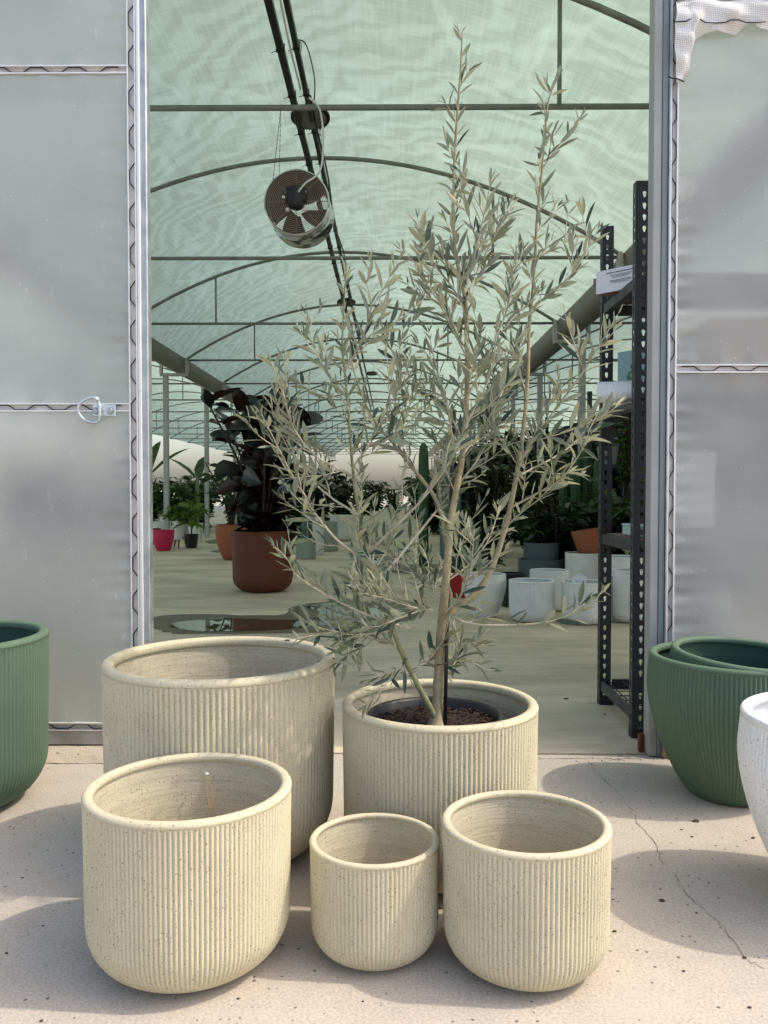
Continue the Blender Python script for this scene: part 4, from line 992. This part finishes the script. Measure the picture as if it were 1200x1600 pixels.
# ------------------------------------------------------------------ plants inside
def leaf_shape(): pass
def plant(name, loc, label, cat, nleaf, spread, height, lsize, mat, lw=0.35, stem='dark_bark', up=0.5, base=0.0, seed=1, group=None, asparts=False, crownz=0.35, droop=0.35, parent=None, flare=(0.15, 0.75), roll=0.4):
    r3 = random.Random(seed)
    root = empty(name, loc, (0, 0, 0), label, cat, group)
    st = MB(); fo = MB(); ns = max(2, int(nleaf / 22)); leafs = []
    for s in range(ns):
        a = r3.uniform(0, 6.28); rr = spread * r3.uniform(*flare); hh = height * r3.uniform(0.6, 1.0)
        P = [Vector((0.05 * spread * math.cos(a), 0.05 * spread * math.sin(a), base)), Vector((rr * 0.35 * math.cos(a), rr * 0.35 * math.sin(a), base + (hh - base) * 0.45)), Vector((rr * math.cos(a), rr * math.sin(a), hh * 0.94))]
        Q = catmull(P, 5); st.tube(Q, [0.010 * height * (1 - 0.6 * i / (len(Q) - 1)) + 0.003 for i in range(len(Q))], 5)
        for k in range(int(nleaf / ns)):
            u = r3.uniform(crownz, 1.0); i = min(len(Q) - 2, int(u * (len(Q) - 1))); p = Q[i].lerp(Q[i + 1], u * (len(Q) - 1) - i)
            b = r3.uniform(0, 6.28); d = Vector((math.cos(b), math.sin(b), up * r3.uniform(-0.6, 1.3))).normalized()
            ln = lsize * r3.uniform(0.6, 1.2); nr = (Vector((0, 0, 1)) - d * d.z); nr = nr.normalized() if nr.length > 0.1 else d.orthogonal()
            nr = Matrix.Rotation(r3.gauss(0, roll), 3, d) @ nr
            leafs.append((p + d * 0.02, d, nr, ln, ln * lw * r3.uniform(0.8, 1.15)))
    st.build('stem', stem, root)
    rows = ((0, .08), (.15, .55), (.4, 1.0), (.65, .92), (.88, .5), (1.0, .04))
    if asparts:
        me = MB(); vs, fs = leaf_geo(Vector((0, 0, 0)), Vector((1, 0, 0)), Vector((0, 0, 1)), 1.0, 1.0, droop, 0.25, rows); me.add(vs, fs); me = me.mesh('leaf', mat)
        for p, d, nr, ln, wd in leafs:
            sx = nr.cross(d).normalized(); nz = d.cross(sx); M = Matrix((d * ln, sx * wd, nz * ln)).transposed().to_4x4(); M.translation = p
            o = link('leaf', me, root); o.matrix_local = M
    else:
        for p, d, nr, ln, wd in leafs: vs, fs = leaf_geo(p, d, nr, ln, wd, droop, 0.25, rows); fo.add(vs, fs)
        tag(fo.build('foliage', mat, root), kind='stuff')
    return root
# rubber plant in its terracotta pot
make_pot('terracotta_pot', (-1.06, 6.86, 0.003), 0.252, 0.50, 'u', ('terracotta', 'terracotta'), 'large smooth terracotta pot holding the dark rubber plant', 'pot', soil=0.06, thick=0.07)
plant('rubber_plant', (-1.06, 6.86, 0.45), 'tall rubber plant with dark burgundy leaves in the terracotta pot', 'plant', 210, 0.66, 1.24, 0.25, 'rubber_leaf', 0.56, up=0.9, roll=1.0, seed=5, asparts=True, crownz=0.05, droop=0.18, flare=(0.15, 1.0))
make_pot('terracotta_pot', (-1.90, 9.95, 0.003), 0.20, 0.42, 'egg', ('terracotta_bright', 'terracotta_bright'), 'tapering terracotta pot half hidden behind the rubber plant pot', 'pot', soil=0.05)
plant('green_plant', (-1.90, 9.95, 0.37), 'dark leafy plant growing behind the rubber plant', 'plant', 110, 0.45, 1.0, 0.16, 'dark_leaf', 0.4, seed=8)
make_pot('sage_pot', (-1.03, 10.05, 0.003), 0.118, 0.255, 'cyl', ('sage_glaze', 'sage_glaze'), 'sage grey pot with a blue cactus near the rubber plant', 'pot', soil=0.03)
def cactus(name, loc, cols, label, mat):
    root = empty(name, loc, (0, 0, 0), label, 'cactus')
    for dx, dy, h, r in cols:
        mb = MB(); prof = [(r * 0.8, 0.0)] + [(r * (0.95 + 0.05 * math.sin(i * 1.9)), h * i / 10) for i in range(1, 10)] + [(r * 0.7, h * 0.97), (r * 0.3, h * 0.995), (0.001, h)]
        n = 24; vs = []; mbv = MB()
        mbv.lathe([(a, b, a * 0.22) for a, b in prof], rib=(7, 4)); mbv.build('column', mat, root, loc=(dx, dy, 0))
    return root
cactus('cactus', (-1.03, 10.05, 0.22), [(-0.02, 0, 0.42, 0.035), (0.05, 0.03, 0.30, 0.03), (0.0, -0.05, 0.18, 0.028)], 'small blue green column cactus in the sage pot', 'cactus_blue')
make_pot('white_pot', (-0.98, 10.75, 0.003), 0.11, 0.48, 'cyl', ('white_glaze', 'white_glaze'), 'tall narrow white cylinder pot behind the sage pot', 'pot')
# pots at the left gutter line
zz = gnd(251, 862)
make_pot('pink_pot', (gnd(251, 862).x, gnd(251, 862).y + 0.14, 0.003), 0.148, 0.285, 'bowl', ('pink_glaze', 'pink_glaze'), 'bright pink pot beside the door post inside', 'pot', soil=0.04)
p = gnd(278, 857)
wl = make_pot('white_pot', (p.x, p.y + 0.1, 0.125), 0.125, 0.265, 'taper', ('white_glaze', 'white_glaze'), 'white pot on three wooden legs with a leafy plant', 'pot', soil=0.03)
for k in range(3):
    a = 2.1 * k + 0.6; mb = MB(); mb.tube([(0.075 * math.cos(a), 0.075 * math.sin(a), 0.01), (0.10 * math.cos(a), 0.10 * math.sin(a), -0.122)], [0.016, 0.010], 8); mb.build('leg', 'wood_leg', wl)
plant('green_plant', (p.x, p.y + 0.1, 0.36), 'broad leafed plant in the white pot on wooden legs', 'plant', 60, 0.28, 0.28, 0.20, 'lime_leaf', 0.4, seed=12, crownz=0.2, up=0.6, droop=0.5, asparts=True)
p = gnd(298, 857)
make_pot('nursery_pot', (p.x, p.y + 0.06, 0.003), 0.098, 0.20, 'taper', ('black_plastic', 'black_plastic'), 'black nursery pot standing next to the white pot on legs', 'pot', soil=0.02, thick=0.06)
plant('green_plant', (p.x, p.y + 0.06, 0.18), 'upright lime leafed plant in the black nursery pot', 'plant', 40, 0.22, 0.50, 0.24, 'lime_leaf', 0.34, seed=13, crownz=0.4, up=0.8, asparts=True)
for i, (px, py, R, h) in enumerate(((245, 848, 0.13, 0.33), (262, 846, 0.14, 0.36), (303, 848, 0.12, 0.30), (236, 851, 0.12, 0.24))):
    p = gnd(px, py); make_pot('white_pot' if i < 3 else 'terracotta_pot', (p.x, p.y + R, 0.003), R, h, 'taper', ('white_glaze',) * 2 if i < 3 else ('terracotta',) * 2,
        ('white pot standing behind the pink pot', 'tall white pot behind the white pot on legs', 'short white pot behind the black nursery pot', 'terracotta pot half hidden by the pink pot')[i], 'pot', soil=0.04)
# leafy rows left of the aisle
k = 0
for (x, y, h, sp, mt_, nl, ls) in [(-4.1, 15.6, 1.05, 0.55, 'shrub_leaf', 420, .14), (-3.9, 16.9, 1.15, 0.6, 'shrub_leaf', 420, .14), (-4.9, 15.4, 1.1, 0.55, 'lime_leaf', 420, .13), (-5.6, 16.2, 1.15, 0.6, 'shrub_leaf', 420, .13), (-5.3, 18.0, 1.3, 0.7, 'dark_leaf', 420, .16),
        (-4.4, 18.6, 1.25, 0.7, 'dark_leaf', 420, .16), (-3.6, 19.2, 1.2, 0.6, 'shrub_leaf', 400, .14), (-6.6, 18.5, 1.4, 0.8, 'dark_leaf', 420, .18), (-6.3, 15.2, 1.2, 0.6, 'shrub_leaf', 400, .14), (-2.9, 18.2, 1.0, 0.5, 'shrub_leaf', 360, .13), (-2.6, 20.4, 1.2, 0.55, 'dark_leaf', 360, .15), (-7.6, 20, 1.6, 0.9, 'dark_leaf', 420, .2)]:
    nm = {'shrub_leaf': 'mid green bushy shrub in the row behind the left gutter posts', 'lime_leaf': 'pale lime green shrub in the row behind the left gutter posts', 'dark_leaf': 'dark green shrub at the back of the row behind the left posts'}[mt_]
    s = plant('shrub', (x, y, 0.0), nm, 'shrub', nl * 2, sp * 1.15, h, ls * 1.25, mt_, 0.42, seed=30 + k, group='shrubs behind the left gutter posts', crownz=0.1); k += 1
# banana like plants behind the posts
def banana(loc, leaves, label, seed, mat='shrub_leaf'):
    r3 = random.Random(seed); root = empty('banana_plant', loc, (0, 0, 0), label, 'plant'); mb = MB(); mb.tube([(0, 0, 0), (0.02, 0, 0.6), (0.02, 0.01, 1.1)], [0.05, 0.04, 0.03], 8); mb.build('stem', 'green_stem', root)
    for a, tilt, ln in leaves:
        d = Vector((math.cos(a) * math.cos(tilt), math.sin(a) * math.cos(tilt), math.sin(tilt))); nr = Vector((-math.cos(a) * math.sin(tilt), -math.sin(a) * math.sin(tilt), math.cos(tilt)))
        mb = MB(); vs, fs = leaf_geo(Vector((0.02, 0, 1.0)), d, nr, ln, ln * 0.3, 0.25, 0.4, ((0, .05), (.12, .06), (.22, .7), (.45, 1.0), (.75, .85), (.92, .45), (1, .03))); mb.add(vs, fs); mb.build('leaf', mat, root)
banana((-3.9, 13.2, 0), [(0.3, 0.9, 0.8), (2.0, 1.1, 0.9), (3.4, 0.7, 0.8), (5.0, 0.8, 0.7), (1.2, 1.3, 0.7)], 'banana plant with broad upright leaves beside the film door post', 3)
banana((-3.75, 16.0, 0), [(0.1, 0.35, 0.75), (1.5, 1.0, 0.7), (3.0, 0.9, 0.7)], 'banana plant with one leaf arching across the bright gap between posts', 4)
# aisle ends and right side
AISLE = ['dark bushy plant just behind the sage pot and its cactus', 'tall dark bushy plant between the left posts and the aisle', 'dark bushy plant left of the aisle beyond the cement pot', 'dark bushy plant left of the aisle near its far end',
 'mid green bush at the left corner of the far aisle end', 'mid green bush closing the far end of the aisle', 'dark bush behind the mid green bush closing the aisle', 'dark bush at the right corner of the far aisle end', 'dark bushy plant right of the aisle near its far end',
 'mid green bushy plant right of the aisle behind the single cactus', 'low dark bushy plant right of the aisle beside the mid green one', 'narrow dark bushy plant right of the aisle behind the paired cactus', 'tall dark bushy plant behind the olive tree and the red pot', 'narrow dark plant directly behind the smooth white tapering pot', 'mid green bushy plant behind the dark stone pots',
 'low mid green bushy plant between the stone pots and the cacti', 'low dark bushy plant touching the back of the stone pots', 'low dark bushy plant behind the pot carrying the terracotta one', 'mid green bushy plant behind the slotted rack uprights', 'dark bushy plant beside the black shade curtain', 'tall dark bushy plant in front of the rack behind the cacti', 'tall dark bushy plant by a right gutter post', 'tall dark plant in front of the farther dark rack', 'tall dark bushy plant farthest along the right gutter posts']
k = 0
for (x, y, h, sp, mt_, nl, ls) in [(-1.6, 12.6, 1.5, 0.6, 'dark_leaf', 360, .2), (-1.9, 15, 1.6, 0.7, 'dark_leaf', 360, .2), (-1.6, 18, 1.5, 0.7, 'dark_leaf', 320, .2), (-1.3, 22, 1.4, 0.7, 'dark_leaf', 300, .2), (-0.9, 27, 1.2, 0.7, 'shrub_leaf', 300, .2), (0.1, 31, 1.1, 0.8, 'shrub_leaf', 300, .2), (-0.6, 33, 1.3, 0.8, 'dark_leaf', 300, .22), (0.9, 29, 1.3, 0.7, 'dark_leaf', 300, .2), (0.9, 24, 1.3, 0.6, 'dark_leaf', 300, .2), (0.95, 19.5, 1.4, 0.55, 'shrub_leaf', 320, .2), (0.9, 15.6, 1.3, 0.5, 'dark_leaf', 320, .18), (1.0, 12.8, 1.5, 0.5, 'dark_leaf', 360, .18), (1.25, 10.6, 1.75, 0.55, 'dark_leaf', 420, .18), (0.95, 8.3, 1.35, 0.42, 'dark_leaf', 380, .14), (1.7, 9.2, 1.5, 0.5, 'shrub_leaf', 400, .15), (2.0, 8.0, 0.95, 0.5, 'shrub_leaf', 420, .15), (1.5, 7.6, 0.85, 0.4, 'dark_leaf', 380, .14), (2.4, 7.4, 0.9, 0.5, 'dark_leaf', 380, .15), (2.9, 8.4, 1.3, 0.6, 'shrub_leaf', 400, .17), (3.4, 9.6, 1.6, 0.6, 'dark_leaf', 400, .18), (2.7, 10.8, 1.8, 0.6, 'dark_leaf', 400, .2), (2.0, 12.5, 1.9, 0.7, 'dark_leaf', 400, .2), (3.0, 14, 1.9, 0.7, 'dark_leaf', 400, .2), (1.9, 16.5, 1.9, 0.7, 'dark_leaf', 400, .2)]:
    nm = AISLE[k]
    plant('bushy_plant', (x, y, 0.0), nm, 'plant', int(nl * 1.6), sp * 1.1, h, ls * 1.2, mt_, 0.4, seed=60 + k, group='plants lining the aisle', crownz=0.12); k += 1
cactus('cactus', (1.86, 8.4, 0.0), [(0, 0, 1.20, 0.055), (0.10, 0.08, 1.32, 0.055), (0.21, -0.02, 1.16, 0.05), (-0.10, 0.1, 1.0, 0.05)], 'tall green column cacti standing behind the stacked white pots', 'cactus_green')
cactus('cactus', (0.52, 8.0, 0.0), [(0, 0, 1.25, 0.06), (0.11, 0.03, 0.9, 0.05)], 'column cactus behind the olive tree trunk', 'cactus_blue')
cactus('cactus', (0.35, 9.0, 0.0), [(0, 0, 1.35, 0.06)], 'single green column cactus further back behind the olive tree', 'cactus_green')
# dark shelving deep on the right
def bg_rack(x, y, label, wd=1.4):
    r_ = empty('plant_rack', (x, y, 0), (0, 0, 0), label, 'rack')
    for dx in (0, wd):
        for dy in (0, 0.5): mb = MB(); mb.box(dx - 0.025, dx + 0.025, dy - 0.025, dy + 0.025, 0, 2.0); mb.build('upright', 'rack_paint', r_, False)
    for z in (0.15, 0.62, 1.1, 1.6): mb = MB(); mb.box(0.0255, wd - 0.0255, -0.02, 0.52, z, z + 0.04); mb.build('shelf', 'rack_paint', r_, False)
    return r_
bg_rack(2.35, 9.9, 'dark steel rack of plants behind the cacti'); bg_rack(2.5, 13.4, 'farther dark steel rack in the right hand bay'); bg_rack(2.2, 6.4, 'dark steel rack behind the white pots and slotted rack', 1.6)
for i, (x, y, z, R, h, mt_, lab) in enumerate([(2.62, 10.1, 1.14, .13, .22, 'grey_cement', 'grey pot on the rack behind the cacti'), (3.2, 10.1, 1.14, .14, .2, 'basket', 'brown woven pot on the rack behind the cacti'), (2.5, 6.62, 1.14, .12, .2, 'white_glaze', 'white pot on the dark rack behind the slotted rack'), (2.95, 6.62, 1.14, .12, .18, 'basket', 'brown pot on the dark rack behind the slotted rack'), (3.35, 6.62, 0.66, .12, .2, 'white_glaze', 'white pot low on the dark rack behind the slotted rack')]):
    make_pot('shelf_pot', (x, y, z + 0.001), R, h, 'taper', (mt_, mt_), lab, 'pot', soil=0.03)
plant('hanging_plant', (2.45, 8.6, 0.9), 'trailing plant hanging beside the right gutter post', 'plant', 260, 0.28, 1.15, 0.10, 'shrub_leaf', 0.45, seed=91, crownz=0.0)

# white pots grouped behind the olive tree
def pot_px(name, cx, base_y, R, h, kind, mats, label, z=0.003, ribs=0, rot=(0, 0, 0), **kw):
    p = gnd(cx, base_y); sc = (p.y + R * 0.7) / p.y
    return make_pot(name, (p.x * sc, p.y + R * 0.7, z), R, h, kind, (mats, mats) if isinstance(mats, str) else mats, label, 'pot', ribs=ribs, rot=rot, **kw)
pot_px('white_pot', 757, 968, 0.138, 0.285, 'egg', 'white_glaze', 'smooth white tapering pot just behind the olive tree branch')
pot_px('white_pot', 830.5, 975, 0.145, 0.262, 'u', 'white_fibreclay', 'white ribbed pot on the floor between two smooth white ones', ribs=110, sub=4)
pot_px('white_pot', 858, 957, 0.135, 0.28, 'u', 'white_glaze', 'plain white pot behind the white ribbed pot')
pot_px('white_pot', 912, 978, 0.138, 0.262, 'u', 'white_glaze', 'round white pot with a crumpled paper bag in it')
p = gnd(912, 978)
mb = MB(); rs = random.Random(31); M = Matrix.Translation((p.x * 1.02 - 0.05, p.y + 0.06, 0.20)) @ Euler((0.1, 0.15, 0.3)).to_matrix().to_4x4()
mb.grid(lambda u, v: M @ Vector((0.055 * math.cos(2 * math.pi * u) * (1 - 0.25 * v) + (rs.uniform(-.006, .006) if 0 < u < 1 else 0), 0.03 * math.sin(2 * math.pi * u), 0.11 * v + 0.008 * math.sin(u * 12))), 18, 6)
tag(mb.build('paper_bag', 'white_card', smooth=False), 'crumpled white paper bag sticking out of the round white pot', 'bag')
pot_px('white_pot', 912, 921, 0.158, 0.30, 'u', 'white_glaze', 'white pot carrying the tilted terracotta pot')
pot_px('white_pot', 890, 905, 0.125, 0.40, 'cyl', 'white_glaze', 'tall white pot behind the tilted terracotta pot')
p = gnd(912, 921)
make_pot('terracotta_pot', ((p.x) * 1.02 + 0.06, p.y + 0.11, 0.290), 0.145, 0.21, 'taper', ('terracotta_bright',) * 2, 'orange terracotta pot lying tilted on top of a white pot', 'pot', rot=(R_(-2), R_(-9), 0))
pot_px('stone_pot', 845, 915, 0.20, 0.22, 'cyl', 'slate_stone', 'wide pitted dark stone pot behind the white pots')
p = gnd(845, 915)
make_pot('stone_pot', (p.x * 1.02, p.y + 0.14, 0.205), 0.155, 0.165, 'cyl', ('slate_stone',) * 2, 'smaller dark stone pot nested in the wide pitted one', 'pot')
pot_px('grey_pot', 963, 972, 0.10, 0.29, 'cyl', 'grey_cement', 'rough grey cement pot seen through the slotted rack')
pot_px('white_pot', 984, 975, 0.12, 0.33, 'u', 'white_glaze', 'white pot next to the grey cement pot behind the rack')
pot_px('white_pot', 972, 940, 0.15, 0.33, 'egg', 'white_glaze', 'pale round pot farthest back behind the slotted rack')
make_pot('white_pot', (1.30, 3.75, 0.003), 0.17, 0.40, 'u', ('white_glaze',) * 2, 'large white pot on the floor behind the rack feet', 'pot')
pot_px('red_pot', 718, 935, 0.11, 0.20, 'bowl', 'red_glaze', 'dark red pot behind the smooth white tapering pot', soil=0.03)
pot_px('nursery_pot', 800, 950, 0.10, 0.24, 'taper', 'black_plastic', 'black nursery pot between the white pots', thick=0.06)
plant('green_plant', (gnd(718, 935).x, gnd(718, 935).y + 0.08, 0.18), 'leafy plant growing in the dark red pot', 'plant', 60, 0.2, 0.45, 0.12, 'dark_leaf', 0.4, seed=77, crownz=0.2)
pot_px('white_pot', 535, 846, 0.20, 0.42, 'u', 'white_glaze', 'white pot standing in the aisle beyond the sage pot')
pot_px('grey_pot', 505, 862, 0.20, 0.40, 'cyl', 'grey_cement', 'square looking grey cement pot beyond the sage pot')
for i, (cx, yb) in enumerate(((594, 893), (617, 892))):
    pot_px('panda_pot', cx, yb, 0.072, 0.11, 'bowl', 'white_glaze', 'small white animal pot with black patches on the aisle floor' if i == 0 else 'second small white animal pot beside the first on the aisle floor')
    p = gnd(cx, yb); o = bpy.data.objects['panda_pot' if i == 0 else 'panda_pot.001']
    for sx in (-1, 1):
        mb = MB(); mb.lathe([(0.0001, 0.006), (0.012, 0.004), (0.018, 0.0), (0.018, -0.008)], 12); mb.build('eye_patch', 'black_plastic', o, loc=(sx * 0.030, -0.062, 0.06), rot=(R_(90), 0, R_(sx * 24)))
        mb = MB(); mb.lathe([(0.0001, 0.022), (0.012, 0.018), (0.018, 0.006), (0.016, -0.01)], 12); mb.build('ear', 'black_plastic', o, loc=(sx * 0.05, 0, 0.108))
mb = MB(); mb.tube(catmull([gnd(a, b) + Vector((0, 0, 0.012)) for a, b in ((545, 867), (575, 864), (605, 866), (620, 860), (640, 862), (600, 872), (560, 870))], 5), 0.011, 6); tag(mb.build('garden_hose', 'hose_teal'), 'teal garden hose lying across the aisle floor', 'hose')
